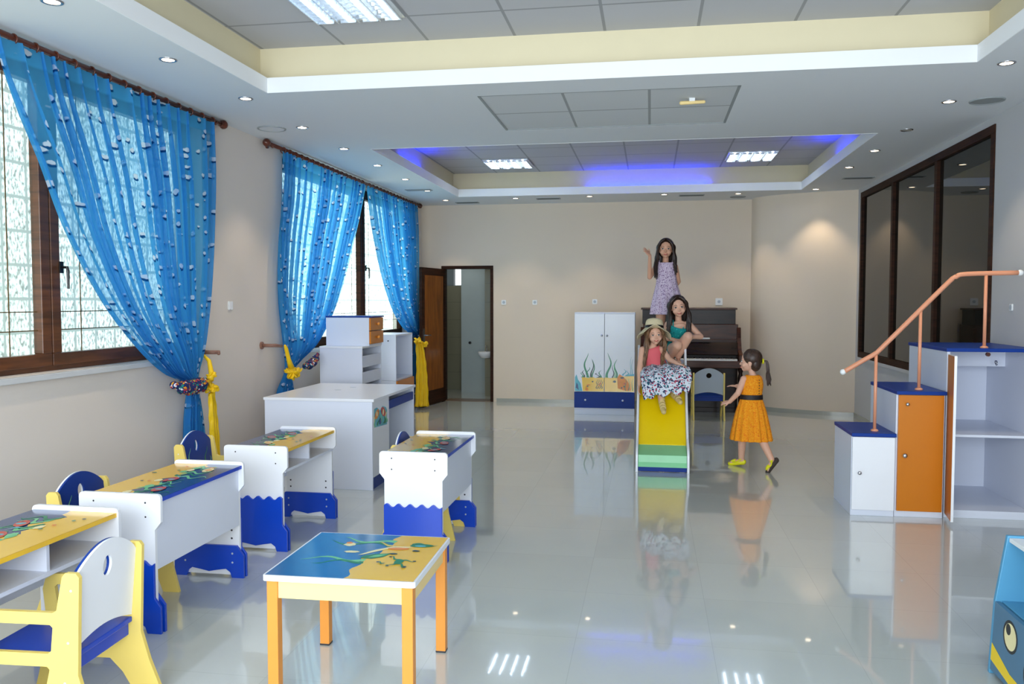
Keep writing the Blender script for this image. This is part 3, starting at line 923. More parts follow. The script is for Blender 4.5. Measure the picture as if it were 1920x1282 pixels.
def round_vent(x, y, r, label, m='soffit'):
    t = thing('ceiling_vent', label, 'vent', (x, y, SOF), 0, 'vents in the white soffit')
    MB().torus((0, 0, -.002), r, .008, 'z', 32, 8).build('rim', 'vent', t, smooth=True)
    MB().cyl((0, 0, -.001), r - .004, -.004, 'z', 32).build('cover', m, t)
round_vent(-3.14, 6.62, .11, 'round white ceiling vent above the gap between the two left curtain rods')
round_vent(2.38, 6.55, .11, 'round grey ceiling vent beside the top of the dark window', 'vent')
round_vent(1.18, 11.95, .10, 'round grey ceiling vent above the piano near the back wall', 'vent')
def rect_vent(x, y, label, m='darkvent'):
    t = thing('ceiling_vent', label, 'vent', (x, y, SOF), 0, 'vents in the white soffit')
    fr = MB(); a, b = .17, .07
    fr.box(-a, a, -b, -b + .015, -.006, 0); fr.box(-a, a, b - .015, b, -.006, 0); fr.box(-a, -a + .015, -b + .015, b - .015, -.006, 0); fr.box(a - .015, a, -b + .015, b - .015, -.006, 0)
    fr.build('frame', 'vent', t)
    sl = MB()
    for k in range(5):
        yy = -b + .02 + k * .022
        sl.box(-a + .015, a - .015, yy, yy + .012, -.004, -.001)
    sl.build('slats', m, t)
rect_vent(-2.98, 10.54, 'rectangular ceiling vent over the farthest curtain', 'vent')
rect_vent(-1.43, 11.72, 'rectangular ceiling vent, left one along the back wall')
rect_vent(0.54, 11.68, 'rectangular ceiling vent above the piano, left of the round one')
rect_vent(2.39, 10.37, 'rectangular ceiling vent over the dark window on the right')
rect_vent(-2.66, 12.0, 'rectangular ceiling vent above the doorway corner')
t = thing('emergency_lamp', 'small cream tube lamp hanging from the square ceiling tiles', 'lamp', (0.28, 6.16, SOF), radians(8))
MB().capsule((-.075, 0, -.028), (.085, 0, -.020), .014, .012, 12).build('shade', 'creamwood', t, smooth=True)
MB().box(-.02, .02, -.01, .01, -.02, .006).build('mount', 'plastic', t)

# ------------------------------------------------------------------ wall switches and sockets
def plate(name, label, loc, nx, ny, w=.072):
    t = thing(name, label, 'socket' if name == 'wall_socket' else 'switch', loc, math.atan2(ny, nx) + pi / 2)
    MB().prism(rrect(-w / 2, w / 2, -w / 2, w / 2, .01), [], lambda a, b, q: (a, q, b), 0, -.009).build('plate', 'plastic', t, .0015)
    if name == 'wall_socket':
        MB().prism(oval(0, 0, .021, .021), [], lambda a, b, q: (a, q, b), -.009, -.0105).build('socket_face', 'grey', t)
    else:
        MB().prism(rrect(-.026, .026, -.03, .03, .004), [], lambda a, b, q: (a, q, b), -.009, -.012).build('rocker', 'white', t)
plate('light_switch', 'white light switch on the beige wall between the two left windows', (XL, 6.43, 1.48), 1, 0)
plate('wall_socket', 'white wall socket on the back wall nearest the door', (-2.17, YB, 1.50), 0, -1)
plate('wall_socket', 'white wall socket on the back wall left of the painted wardrobe', (-1.70, YB, 1.50), 0, -1)
plate('wall_socket', 'white wall socket on the back wall above the painted wardrobe', (-0.81, YB, 1.51), 0, -1)
plate('wall_socket', 'white wall socket on the back wall above the piano', (0.97, YB, 1.51), 0, -1, .1)
plate('wall_socket', 'pale wall socket on the grey right wall above the stair cupboards', (XR, 6.72, 1.47), -1, 0, .05)

# ------------------------------------------------------------------ curtain rods, curtains, tie-backs
def curtain_rod(label, ya, yb, rings, brackets):
    t = thing('curtain_rod', label, 'curtain rod', (-3.38, ya, 2.925))
    L = yb - ya
    MB().cyl((0, 0, 0), .017, L, 'y', 14).build('pole', 'rodwood', t, smooth=True)
    for y, s in ((0, -1), (L, 1)):
        f = MB(); f.rings([[(r * cos(2 * pi * k / 14), y + s * d, r * sin(2 * pi * k / 14)) for k in range(14)] for d, r in ((-.01, .018), (.0, .026), (.012, .018), (.02, .03), (.04, .036), (.06, .03), (.072, .012), (.076, .002))])
        f.build('finial', 'rodwood', t, smooth=True)
    for y in rings:
        MB().torus((0, y - ya, -.008), .026, .0055, 'y', 16, 6).build('ring', 'rodwood', t, smooth=True)
    for y in brackets:
        b = MB(); b.tube([(-.06, y - ya, .0), (-.02, y - ya, -.0), (0, y - ya, -.02), (.018, y - ya, -.005)], [.014, .012, .01, .008], 8)
        b.cyl((-.06, y - ya, 0), .03, .012, 'x', 14)
        b.build('bracket', 'rodwood', t, smooth=True)
def ringpos(a, b, n): return [a + (b - a) * i / (n - 1) for i in range(n)]
curtain_rod('long dark wood curtain rod over the big nearest curtain', 1.75, 6.22, ringpos(3.4, 6.08, 18), [2.0, 6.14])
curtain_rod('long dark wood curtain rod over the two farther curtains', 7.06, 11.98, ringpos(7.36, 9.5, 17) + ringpos(9.75, 11.85, 16), [7.14, 9.62, 11.92])


def interp(tab, z):
    """tab: list of (z, y) with z falling; smooth interpolation"""
    if z >= tab[0][0]: return tab[0][1]
    for i in range(len(tab) - 1):
        if z >= tab[i + 1][0]:
            a = max(0, i - 1); d = min(len(tab) - 1, i + 2)
            z1, y1 = tab[i]; z2, y2 = tab[i + 1]
            t = (z - z1) / (z2 - z1)
            m1 = (tab[i + 1][1] - tab[a][1]) / (tab[i + 1][0] - tab[a][0]); m2 = (tab[d][1] - tab[i][1]) / (tab[d][0] - tab[i][0])
            h = z2 - z1
            return (2 * t ** 3 - 3 * t * t + 1) * y1 + (t ** 3 - 2 * t * t + t) * h * m1 + (-2 * t ** 3 + 3 * t * t) * y2 + (t ** 3 - t * t) * h * m2
    return tab[-1][1]


def curtain(label, left, right, ztie, zbot, folds, cloth, seed, x=-3.36, tie_w=0.05):
    rnd = random.Random(seed)
    rows, cols = 110, folds * 14
    ph = [rnd.uniform(-.9, .9) for _ in range(folds + 2)]
    am = [rnd.uniform(.65, 1.15) for _ in range(folds + 2)]
    vs = []; uv = []
    ztop = 2.90
    for j in range(rows + 1):
        z = ztop + (zbot - ztop) * j / rows
        yl, yr = interp(left, z), interp(right, z)
        wd = abs(yr - yl)
        for i in range(cols + 1):
            s = i / cols
            q = (s + .022 * sin(2 * pi * s * 2.3 + seed) + .010 * sin(2 * pi * s * 5.1 + seed * 2)) * folds; q = min(max(q, 0), folds - .001); k = int(q) % (folds + 1)
            a = am[k] * (1 - (q - int(q))) + am[k + 1] * (q - int(q))
            p = ph[k] * (1 - (q - int(q))) + ph[k + 1] * (q - int(q))
            drift = 0.35 * sin(z * 2.1 + s * 5 + seed)
            amp = 0.030 * a * min(1.0, 0.55 + (ztop - z) * 1.2)
            xx = sin(2 * pi * q + p + drift) * amp + 0.35 * amp * sin(4 * pi * q + 2 * p + z * 1.3)
            near = math.exp(-((z - ztie) / .12) ** 2)
            xx *= (1 - .55 * near)
            xx += 0.03 * math.exp(-((z - ztie - .15) / .25) ** 2) * sin(pi * s)
            yy = yl + (yr - yl) * s + cos(2 * pi * q + p) * wd / folds * .22
            # sag of the gathered cloth above the tie
            vs.append((x + xx, yy, z))
            uv.append((s * cloth, (ztop - z) * 1.0))
    fs = []
    for j in range(rows):
        for i in range(cols):
            a = j * (cols + 1) + i
            fs.append((a, a + 1, a + cols + 2, a + cols + 1))
    t = thing('curtain', label, 'curtain', (0, 0, 0), 0, 'sheer blue curtains')
    mb = MB(); mb.add(vs, fs)
    o = mb.build('voile', 'sheer', t, smooth=True)
    ul = o.data.uv_layers.new(name='UVMap')
    for l in o.data.loops: ul.data[l.index].uv = uv[l.vertex_index]
    return t


L1 = [(2.95, 3.84), (2.70, 3.92), (2.30, 4.16), (1.93, 4.36), (1.53, 4.67), (1.25, 4.98), (1.01, 5.34), (.93, 5.56), (.86, 5.64), (.6, 5.62), (.36, 5.60), (0.04, 5.58)]
R1 = [(2.95, 6.10), (2.5, 6.08), (2.2, 6.06), (1.62, 5.98), (1.21, 5.88), (.98, 5.78), (.88, 5.76), (.6, 5.80), (.31, 5.85), (0.04, 5.90)]
L2 = [(2.95, 7.30), (2.5, 7.26), (2.07, 7.18), (1.54, 7.18), (1.04, 7.30), (.90, 7.30), (.82, 7.28), (.66, 7.16), (0.3, 7.14), (.04, 7.13)]
R2 = [(2.95, 9.58), (2.85, 9.55), (2.54, 9.37), (2.22, 9.15), (1.72, 8.80), (1.37, 8.48), (1.08, 8.04), (.93, 7.62), (.84, 7.44), (.63, 7.46), (.3, 7.47), (.04, 7.48)]
L3 = [(2.95, 9.66), (2.83, 9.66), (2.27, 9.92), (1.82, 10.22), (1.41, 10.64), (1.15, 11.12), (1.0, 11.6), (.9, 11.66), (.5, 11.62), (.04, 11.6)]
R3 = [(2.95, 11.88), (2.02, 11.86), (1.24, 11.85), (1.0, 11.80), (.9, 11.80), (.5, 11.84), (.04, 11.86)]
curtain('large sheer blue cloud-print curtain of the nearest window', L1, R1, .92, .03, 17, 3.1, 3)
curtain('sheer blue curtain of the far window, the left of its pair', L2, R2, .88, .03, 17, 3.0, 5)
curtain('sheer blue curtain of the far window, the right of its pair beside the door', L3, R3, .98, .03, 16, 2.9, 8)


def ruffle(mb, c, r, seed, lobes=7, ax='x'):
    rnd = random.Random(seed)
    for k in range(lobes * 2):
        d = Vector((rnd.uniform(-.6, .8), rnd.uniform(-1, 1), rnd.uniform(-1.1, .8))).normalized()
        cc = Vector(c) + d * r * rnd.uniform(.30, .62)
        q = d.cross(Vector((rnd.uniform(-1, 1), rnd.uniform(-1, 1), rnd.uniform(-1, 1)))).normalized()
        mb.ell(cc, (d * r * rnd.uniform(.42, .66), q * r * rnd.uniform(.30, .5), d.cross(q) * r * rnd.uniform(.09, .18)), 12, 8)
    mb.sph(c, r * .45)


def ribbon(mb, pts, w, seed, n=30):
    """hanging folded ribbon of cloth following pts, width w list"""
    rnd = random.Random(seed); P = smooth_path([tuple(p) for p in pts], 8)
    rg = []
    for j, p in enumerate(P):
        t = j / (len(P) - 1); ww = w[0] + (w[1] - w[0]) * t
        row = []
        for k in range(17):
            s = k / 16 - .5
            row.append((p[0] + .014 * sin(s * 19 + t * 2) + .006 * sin(s * 41), p[1] + s * ww + .004 * sin(t * 30 + k), p[2] + .004 * sin(k * 1.7)))
        rg.append(row)
    mb.rings(rg, close=False)


# tie-back of the nearest curtain
t = thing('curtain_tieback', 'yellow organza bow tying the big nearest curtain', 'tieback', (-3.30, 5.84, .90), 0, 'yellow curtain ties')
mb = MB(); mb.tube([(-.10, .06, .22), (-.03, .05, .16), (0, .03, .06), (0, 0, .02)], [.008, .016, .022, .03], 10); mb.tube([(.0, 0, .0), (-.0, -.12, .02), (-.07, -.24, .03)], [.02, .016, .012], 10)
mb.build('cord', 'silk', t, smooth=True)
mb = MB(); ruffle(mb, (0, .02, -.03), .062, 2); ruffle(mb, (.0, .02, .05), .04, 3); mb.build('bow', 'silk', t, smooth=True)
mb = MB(); ribbon(mb, [(0, .02, -.08), (-.005, .05, -.25), (-.01, .085, -.45), (-.01, .10, -.72)], (.07, .11), 1)
o = mb.build('ribbon_tail', 'silk', t, smooth=True); sm = o.modifiers.new('s', 'SOLIDIFY'); sm.thickness = .003
# tie-back of the far left curtain
t = thing('curtain_tieback', 'yellow organza bow hanging from the wooden wall hook, tying the middle curtain', 'tieback', (-3.29, 7.30, .88), 0, 'yellow curtain ties')
mb = MB(); mb.tube([(.0, -.16, .235), (.0, -.13, .20), (0, -.08, .10), (0, -.03, .02)], [.010, .018, .02, .03], 10)
mb.build('cord', 'silk', t, smooth=True)
mb = MB(); ruffle(mb, (0, -.03, -.03), .075, 12, 8); ruffle(mb, (.0, .10, -.03), .055, 13); mb.build('bow', 'silk', t, smooth=True)
# tie-back of the farthest curtain
t = thing('curtain_tieback', 'long yellow organza scarf hanging beside the open door, tying the farthest curtain', 'tieback', (-3.20, 11.22, .97), radians(-60), 'yellow curtain ties')
mb = MB(); ruffle(mb, (0, .0, .0), .06, 22); ruffle(mb, (.0, .09, -.05), .055, 23); mb.build('bow', 'silk', t, smooth=True)
mb = MB(); ribbon(mb, [(0, .02, -.04), (.0, .05, -.3), (.0, .06, -.6), (.0, .06, -.93)], (.10, .20), 4)
o = mb.build('ribbon_tail', 'silk', t, smooth=True); sm = o.modifiers.new('s', 'SOLIDIFY'); sm.thickness = .003
# wooden wall hooks
for y, z, lab in ((6.98, 1.12, 'pale wooden wall peg left of the middle curtain'), (5.98, 1.12, 'pale wooden wall peg behind the bow of the nearest curtain')):
    t = thing('curtain_holdback', lab, 'curtain hook', (XL, y, z), 0, 'wooden curtain holdbacks')
    MB().cyl((0, 0, 0), .034, .014, 'x', 16).build('rosette', 'hookwood', t)
    MB().tube([(.01, 0, 0), (.10, 0, 0), (.13, .02, 0), (.14, .12 if y > 6.5 else .0, -.01)], [.016, .015, .016, .013], 12).build('arm', 'hookwood', t, smooth=True)
# printed hems bunched at the ties
for (pts, r, lab) in (([(-3.30, 5.33, .935), (-3.27, 5.44, .90), (-3.27, 5.56, .895), (-3.28, 5.68, .90), (-3.29, 5.75, .93)], [.02, .045, .05, .045, .02], 'dark fish-print hem bunched under the big nearest curtain'),
                   ([(-3.29, 7.90, .99), (-3.27, 7.78, .94), (-3.27, 7.66, .90), (-3.28, 7.54, .89)], [.015, .035, .04, .02], 'dark fish-print hem bunched under the middle curtain')):
    mb = MB(); P = smooth_path(pts, 5); R = smooth_path([(a,) for a in r], 5)
    rr = [q[0] * (1 + .25 * sin(i * 1.9)) for i, q in enumerate(R)]
    mb.tube(P, rr, 12)
    tag(mb.build('curtain_hem', 'hem', smooth=True), lab, 'curtain hem', 'printed curtain hems')


# ------------------------------------------------------------------ children's desks
def sea_art(mb, x0, x1, y0, y1, z, seed, split=None):
    """blue sea at low x, yellow sand at high x, plants and fish between; lies on top of a board"""
    rnd = random.Random(seed)
    A = Art(mb, lambda a, b, d: (a, b, z + d))
    xm = x0 + (x1 - x0) * (split or .5)
    n = 24
    edge = [(xm + (x1 - x0) * .07 * (sin(i * .9 + seed) + .6 * sin(i * 2.3 + seed * 2)), y0 + (y1 - y0) * i / n) for i in range(n + 1)]
    A.poly([(x0, y0)] + edge + [(x0, y1)], 1 if seed == 1 else 10)
    A.poly([(x1, y1)] + edge[::-1] + [(x1, y0)], 2)
    W_ = x1 - x0; H_ = y1 - y0
    S = min(W_, H_)
    for k in range(10):
        y = y0 + H_ * (.10 + .8 * (k + rnd.random() * .6) / 10)
        A.weed(xm + .12 * W_ * (rnd.random() - .3), y, -W_ * (.22 + .24 * rnd.random()), S * .14 * (rnd.random() - .5), S * .085, 3 if k % 2 else 4, 1.0 + rnd.random(), rnd.random() * 6)
    for k in range(7):
        A.blob(xm + W_ * (-.04 + .14 * rnd.random()), y0 + H_ * rnd.uniform(.1, .9), S * .06, 5 if k % 2 else 4, seed * 7 + k, sx=.8, sy=1.3)
    for k in range(3):
        A.fish(xm - W_ * (.05 + .2 * rnd.random()), y0 + H_ * (.2 + .25 * k + .1 * rnd.random()), S * .26, rnd.uniform(-.6, .6) + pi / 2, 6 if k else 5, 9 if k else 8)
    for k in range(6):
        A.blob(xm + W_ * rnd.uniform(.15, .42), y0 + H_ * rnd.uniform(.08, .92), S * .022, [7, 8, 3][k % 3], seed * 17 + k)


def foot_outline(top_wave):
    p = [(-.205, 0), (-.135, 0), (-.125, .03), (-.10, .048), (-.05, .040), (0, .030), (.05, .040), (.10, .048), (.125, .03), (.135, 0), (.205, 0), (.205, .125), (.175, .165)]
    if top_wave:
        n = 40
        p += [(.175 - .35 * i / n, .325 + .011 * sin(i / n * 2 * pi * 5) ) for i in range(n + 1)]
    else:
        p += [(.165, .178), (-.165, .178)]
    p += [(-.175, .165), (-.205, .125)]
    return p


def make_desk(label, loc, rz, seed):
    t = thing('school_desk', label, 'desk', loc, rz, 'white double school desks with painted tops')
    H = .40
    outer = [(-.175, .012), (.175, .012), (.175, .475), (.205, .512)] + [(.205 - .02 + .02 * cos(a), .64 - .02 + .02 * sin(a)) for a in (0, pi / 6, pi / 3, pi / 2)] + [(-.205 + .02 - .02 * sin(a), .64 - .02 + .02 * cos(a)) for a in (0, pi / 6, pi / 3, pi / 2)] + [(-.205, .512), (-.175, .475)]
    for s in (-1, 1):
        y0, y1 = (H - .018, H) if s > 0 else (-H, -H + .018)
        mb = MB(); mb.prism(outer, [], XZm, y1, y0)
        ys = H if s > 0 else -H
        mb.m = 1
        for (x, z) in ((.13, .60), (.13, .535), (-.13, .60), (-.13, .535)):
            mb.cyl((x, ys, z), .0045, .001 * s, 'y', 8)
        yi = ys - .018 * s
        for (x, z) in ((.13, .26), (.13, .215), (-.13, .26), (-.13, .215)):
            mb.cyl((x, yi, z), .006, -.001 * s, 'y', 8)
        mb.build('end_panel', ['white', 'dark'], t, .003)
        ya, yb = (H, H + .014) if s > 0 else (-H - .014, -H)
        MB().prism(foot_outline(True), [], XZm, yb, ya).build('wave_foot_board', 'blue', t, .002)
        ya, yb = (H - .034, H - .018) if s > 0 else (-H + .018, -H + .034)
        mb = MB(); mb.prism(foot_outline(False), [], XZm, yb, ya)
        mb.m = 1
        yy = ya if s > 0 else yb
        for (x, z) in ((.14, .135), (.14, .085), (-.14, .135), (-.14, .085)):
            mb.cyl((x, yy, z), .006, -.0012 * s, 'y', 8)
        mb.build('inner_foot_board', ['blue', 'grey'], t, .002)
    mb = MB(); mb.box(-.195, .0, -H + .018, H - .018, .602, .620); mb.m = 2; mb.box(.0, .197, -H + .018, H - .018, .602, .620); mb.m = 0
    mb.mi = [1 if m == 0 else m for m in mb.mi]
    mats = ['white', 'blue', 'p_yel'] + ART[3:]
    sea_art(mb, -.193, .195, -H + .02, H - .02, .620, seed)
    mb.build('painted_top', mats, t)
    MB().box(-.165, .185, -H + .018, H - .018, .478, .494).build('shelf', 'white2', t)
    MB().box(-.16, .175, -.008, .008, .494, .602).build('divider', 'white2', t)
    MB().box(-.175, -.159, -H + .018, H - .018, .29, .602).build('closed_panel', 'white2', t)
    return t


make_desk('painted double desk cut off at the left edge of the picture, nearest the camera', (-2.42, 2.78, 0), 0, 2)
make_desk('blue-edged painted double desk, second from the camera along the left wall', (-2.39, 3.82, 0), pi, 3)
make_desk('painted double desk with open shelf, in front of the big white teacher desk', (-2.36, 5.09, 0), 0, 4)
make_desk('painted double desk standing alone behind the small square table', (-1.355, 5.04, 0), pi, 5)


# ------------------------------------------------------------------ children's chairs
SIDE = [(0, .585), (.012, .60), (.05, .60), (.062, .585), (.085, .47), (.10, .462), (.36, .462), (.40, .44), (.412, .40), (.398, .26), (.41, .17), (.455, .0), (.365, 0), (.33, .09), (.29, .14), (.14, .14), (.09, .09), (.035, 0), (-.075, 0), (-.02, .14), (.012, .25), (.005, .45)]
SH1 = [(.10, .41), (.11, .42), (.35, .42), (.362, .41), (.35, .33), (.34, .32), (.12, .32), (.108, .33)]
SH2 = [(.115, .265), (.125, .275), (.33, .275), (.34, .265), (.32, .20), (.31, .19), (.14, .19), (.13, .20)]


def make_chair(label, loc, rz, back='white', front='navy', art=True, hole=(.026, .038)):
    """local +x is where the sitter looks; back at x = 0"""
    t = thing('child_chair', label, 'chair', loc, rz, 'small painted nursery chairs')
    w = .20
    for s in (-1, 1):
        y0, y1 = (w - .018, w) if s > 0 else (-w, -w + .018)
        mb = MB(); mb.prism(SIDE, [SH1, SH2], lambda a, b, q: (a, q, b), y1, y0)
        mb.m = 1
        ys = y1 if s > 0 else y0
        for (x, z) in ((.03, .54), (.045, .36), (.38, .24), (.395, .36), (.39, .2), (.06, .22)):
            mb.cyl((x, ys, z), .0045, .001 * s, 'y', 8)
        mb.build('side_frame', ['yellow', 'ivory'], t, .003)
    wi = w - .018
    arc = [(-wi + 2 * wi * i / 24, .575 + .085 * sin(pi * i / 24) ** .8) for i in range(25)]
    bot = [(wi - 2 * wi * i / 16, .315 + .035 * sin(pi * i / 16)) for i in range(17)]
    ho = oval(0, .565, hole[0], hole[1], 20)
    tilt = lambda a, b, q: (.048 - (b - .3) * .09 + q, a, b)
    mb = MB(); mb.prism(arc + bot, [ho], tilt, .0, .010)
    mb.build('backrest', back, t, .002)
    mb = MB(); mb.prism(arc + bot, [ho], tilt, .0102, .020)
    if art:
        A = Art(mb, lambda a, b, d: tilt(a, b, .0202 + d))
        for k, (a, b, h) in enumerate(((-.13, .34, .16), (-.10, .34, .22), (.10, .34, .2), (.14, .34, .13), (.06, .34, .1))):
            A.weed(a, b, .01, h, .022, 1 + k % 2, 1.5, k)
        A.fish(-.04, .45, .06, .3, 3, 2); A.fish(.06, .40, .05, 2.8, 3, 1)
    mb.build('painted_backrest', [front, 'p_green', 'p_mint', 'p_orange', 'p_orange', 'p_cream', 'p_red', 'p_dark'], t)
    mb = MB(); mb.box(.045, .385, -wi, wi, .288, .308); mb.box(.06, .08, -wi, wi, .235, .288); mb.box(.36, .378, -wi, wi, .235, .288)
    mb.build('seat', 'blue' if art else 'navy', t, .003)
    return t


make_chair('yellow-framed chair with a white back, cut off at the bottom left corner', (-1.90, 2.68, 0), pi + radians(3))
make_chair('yellow-framed chair with painted blue back behind the second desk by the wall', (-2.86, 3.73, 0), radians(2))
make_chair('yellow-framed chair with painted blue back below the bow of the nearest curtain', (-3.0, 5.05, 0), radians(1))
make_chair('yellow-framed chair pushed under the desk standing alone', (-1.63, 5.245, 0), radians(1))
for _o in [o for o in bpy.data.objects if o.name.startswith('child_chair')][-1:]: _o.scale = (.92, .90, 1.0)
make_chair('chair with a grey holed back standing before the piano', (0.745, 10.86, 0), radians(91), back='grey', front='grey', art=False, hole=(.034, .034))

# ------------------------------------------------------------------ small square table
t = thing('small_table', 'small square table with a painted sea and sand top and amber legs', 'table', (-1.14, 3.18, 0), radians(1.0))
mb = MB(); h = .295
mb.prism(rrect(-h, h, -h, h, .012), [], XY, .468, .490)
zt = .490; A = Art(mb, lambda a, b, d: (a, b, zt + d))
e = h - .008
edge = [(.02 + .012 * sin(i * 1.1) + (.05 if i > 10 else 0) * min(1, (i - 10) / 5 if i > 10 else 0), -e + 2 * e * i / 24) for i in range(25)]
A.poly([(-e, -e)] + edge + [(-e, e)], 1)
A.poly([(e, e)] + edge[::-1] + [(e, -e)], 2)
A.weed(.03, -.06, -.26, -.01, .03, 4, 1.2, 0); A.weed(.03, -.08, -.2, -.035, .025, 3, 1.2, 1)
A.weed(.10, .14, -.30, .02, .035, 3, 1.3, 2); A.weed(.08, .17, -.24, .04, .03, 4, 1.1, 4); A.weed(.16, .15, -.15, .01, .03, 2, 1.1, 4)
A.blob(-.10, .13, .028, 5, 4, sx=1, sy=.9); A.blob(-.06, .03, .026, 5, 5, sx=1.3, sy=.6); A.blob(-.11, .15, .014, 8, 6)
A.poly([(.0, .0), (.04, .045), (.09, .10), (.16, .115), (.17, .13), (.09, .125), (.03, .07), (-.02, -.01)], 5)
A.poly([(.0, -.045), (.05, -.05), (.09, -.02), (.11, .03), (.05, .015), (.01, -.01)], 3); A.poly([(.03, -.035), (.07, -.02), (.10, .02), (.05, .0)], 4)
A.poly(oval(.205, .15, .05, .022, 16, .1), 3); A.poly(oval(.20, .145, .025, .012, 12), 9); A.weed(.16, .16, .11, .005, .02, 3, 1, 0)
A.poly(oval(.12, .095, .045, .016, 16, .1), 8)
A.blob(.20, .075, .014, 7, 8, sx=1.4, sy=.8); A.blob(.12, .025, .013, 7, 9, sx=1.4, sy=.8)
A.poly(oval(.17, -.07, .018, .028, 14), 3)
for a, b, da, db in ((.165, -.045, -.045, .03), (.175, -.06, .055, .0), (.17, -.10, .04, -.03), (.16, -.09, -.02, -.04), (.12, -.10, -.03, .01), (.19, -.13, .02, -.01)):
    A.weed(a, b, da, db, .012, 3, .8, 0); A.blob(a + da, b + db, .007, 7, int(a * 1000))
mb.build('table_top', ART, t, .002)
for sx in (-1, 1):
    for sy in (-1, 1):
        mb = MB(); c = .262; q = .021
        mb.box(sx * c - q, sx * c + q, sy * c - q, sy * c + q, .004, .468); mb.m = 1
        mb.box(sx * c - q - .001, sx * c + q + .001, sy * c - q - .001, sy * c + q + .001, 0, .008)
        mb.build('leg', ['amber', 'dark'], t, .002)
for s in (-1, 1):
    MB().box(-.241, .241, s * .266 - .009, s * .266 + .009, .398, .468).build('apron', 'creamwood', t, .001)
    MB().box(s * .266 - .009, s * .266 + .009, -.241, .241, .398, .468).build('apron', 'creamwood', t, .001)

# ------------------------------------------------------------------ teacher's desk
t = thing('teacher_desk', 'big white glossy desk with fish picture on its drawer side, by the left wall', 'desk', (-3.11, 6.33, 0))
MB().box(0, .94, 0, 1.20, .712, .735).build('desk_top', 'white', t, .003)
MB().box(.01, .925, .005, .023, 0, .712).build('front_panel', 'white2', t, .002)
MB().box(.01, .925, 1.18, 1.198, 0, .712).build('end_panel', 'white2', t, .002)
MB().box(.01, .028, .023, 1.18, .05, .712).build('back_panel', 'white2', t)
MB().box(.30, .90, .42, .438, .07, .712).build('pedestal_side', 'white2', t)
mb = MB(); mb.box(.90, .925, .026, .436, .10, .708)
A = Art(mb, lambda a, b, d: (.925 + d, a, b))
A.poly([(.05, .50), (.38, .48), (.385, .60), (.35, .63), (.26, .65), (.2, .62), (.12, .655), (.05, .65)], 9)
for k in range(5): A.weed(.08 + .07 * k, .50, .03 * (k % 2), .11, .03, 3 if k % 2 else 4, 1, k)
A.fish(.12, .60, .12, .4, 8, 5); A.fish(.28, .60, .13, 2.7, 6, 5); A.blob(.2, .53, .03, 10, 3); A.blob(.33, .52, .025, 3, 4)
mb.build('drawer_front', ART, t)
MB().box(.60, .91, .44, 1.178, .615, .632).build('keyboard_tray', 'white2', t)
MB().box(.905, .923, .44, 1.178, .60, .672).build('tray_front', 'navy', t)
MB().box(.60, .915, .03, .434, 0, .10).build('plinth', 'navy', t)
mb = MB(); mb.prism(oval(.40, .62, .03, .012), [], XY, .7351, .7365); mb.prism(oval(.45, .86, .03, .012), [], XY, .7351, .7365)
mb.build('cable_grommet', 'grey', t)

# ------------------------------------------------------------------ cabinets between the desk and the far window
t = thing('drawer_cabinet', 'pale lilac-white cabinet with open slots behind the teacher desk', 'cabinet', (-3.31, 8.0, 0))
mb = MB(); mb.box(0, .45, 0, .018, 0, 1.04); mb.box(0, .45, .58, .60, 0, 1.04); mb.box(0, .02, .018, .58, 0, 1.04); mb.box(.02, .45, .018, .58, 0, .05)
mb.build('body', 'white2', t, .002)
MB().box(-.003, .455, -.003, .603, 1.04, 1.06).build('top', 'white', t, .002)
for k in range(5):
    z = .845 - k * .165
    if z > .08: MB().box(.43, .448, .02, .578, z, z + .118).build('drawer_front', 'white2', t)
    if z > .08: MB().box(.03, .43, .02, .578, z, z + .012).build('drawer_tray', 'navy', t)
t = thing('drawer_box', 'white chest with a dark blue top and orange drawers, standing on the slotted cabinet', 'cabinet', (-3.28, 8.10, 1.06))
mb = MB(); mb.box(0, .46, 0, .018, 0, .29); mb.box(0, .46, .39, .408, 0, .29); mb.box(0, .018, .018, .39, 0, .29); mb.box(.018, .46, .018, .39, 0, .018)
mb.build('body', 'white2', t, .002)
MB().box(-.004, .484, -.004, .412, .29, .305).build('top', 'navy', t, .002)
for z in (.022, .158):
    d = MB().box(.46, .478, .004, .404, z, z + .128).build('drawer', 'orange', t, .002)
    mb = MB(); mb.cyl((.478, .2, z + .064), .008, .012, 'x', 10); mb.sph((.494, .2, z + .064), .016); mb.build('knob', 'amber', d, smooth=True)
t = thing('open_shelf_cabinet', 'tall narrow white open shelf box on an orange base, beside the farthest curtain', 'shelf', (-3.16, 9.0, 0))
mb = MB(); mb.box(0, .34, 0, .66, 0, .05); mb.box(0, .34, 0, .018, .05, .60); mb.box(0, .34, .64, .66, .05, .60); mb.box(0, .34, 0, .66, .60, .618); mb.build('base_body', 'white2', t, .002)
MB().box(.34, .358, 0, .66, .03, .615).build('base_door', 'orange', t, .002)
mb = MB(); mb.box(0, .34, 0, .02, .62, 1.14); mb.box(0, .34, .64, .66, .62, 1.14); mb.box(0, .34, .02, .64, 1.12, 1.14); mb.box(0, .34, .02, .64, .62, .64); mb.box(0, .015, .02, .64, .64, 1.12)
mb.build('shelf_box', 'white2', t, .002)
mb = MB(); mb.cyl((.25, .0, 1.07), .008, -.004, 'y', 10); mb.build('screw_cap', 'dark', t)

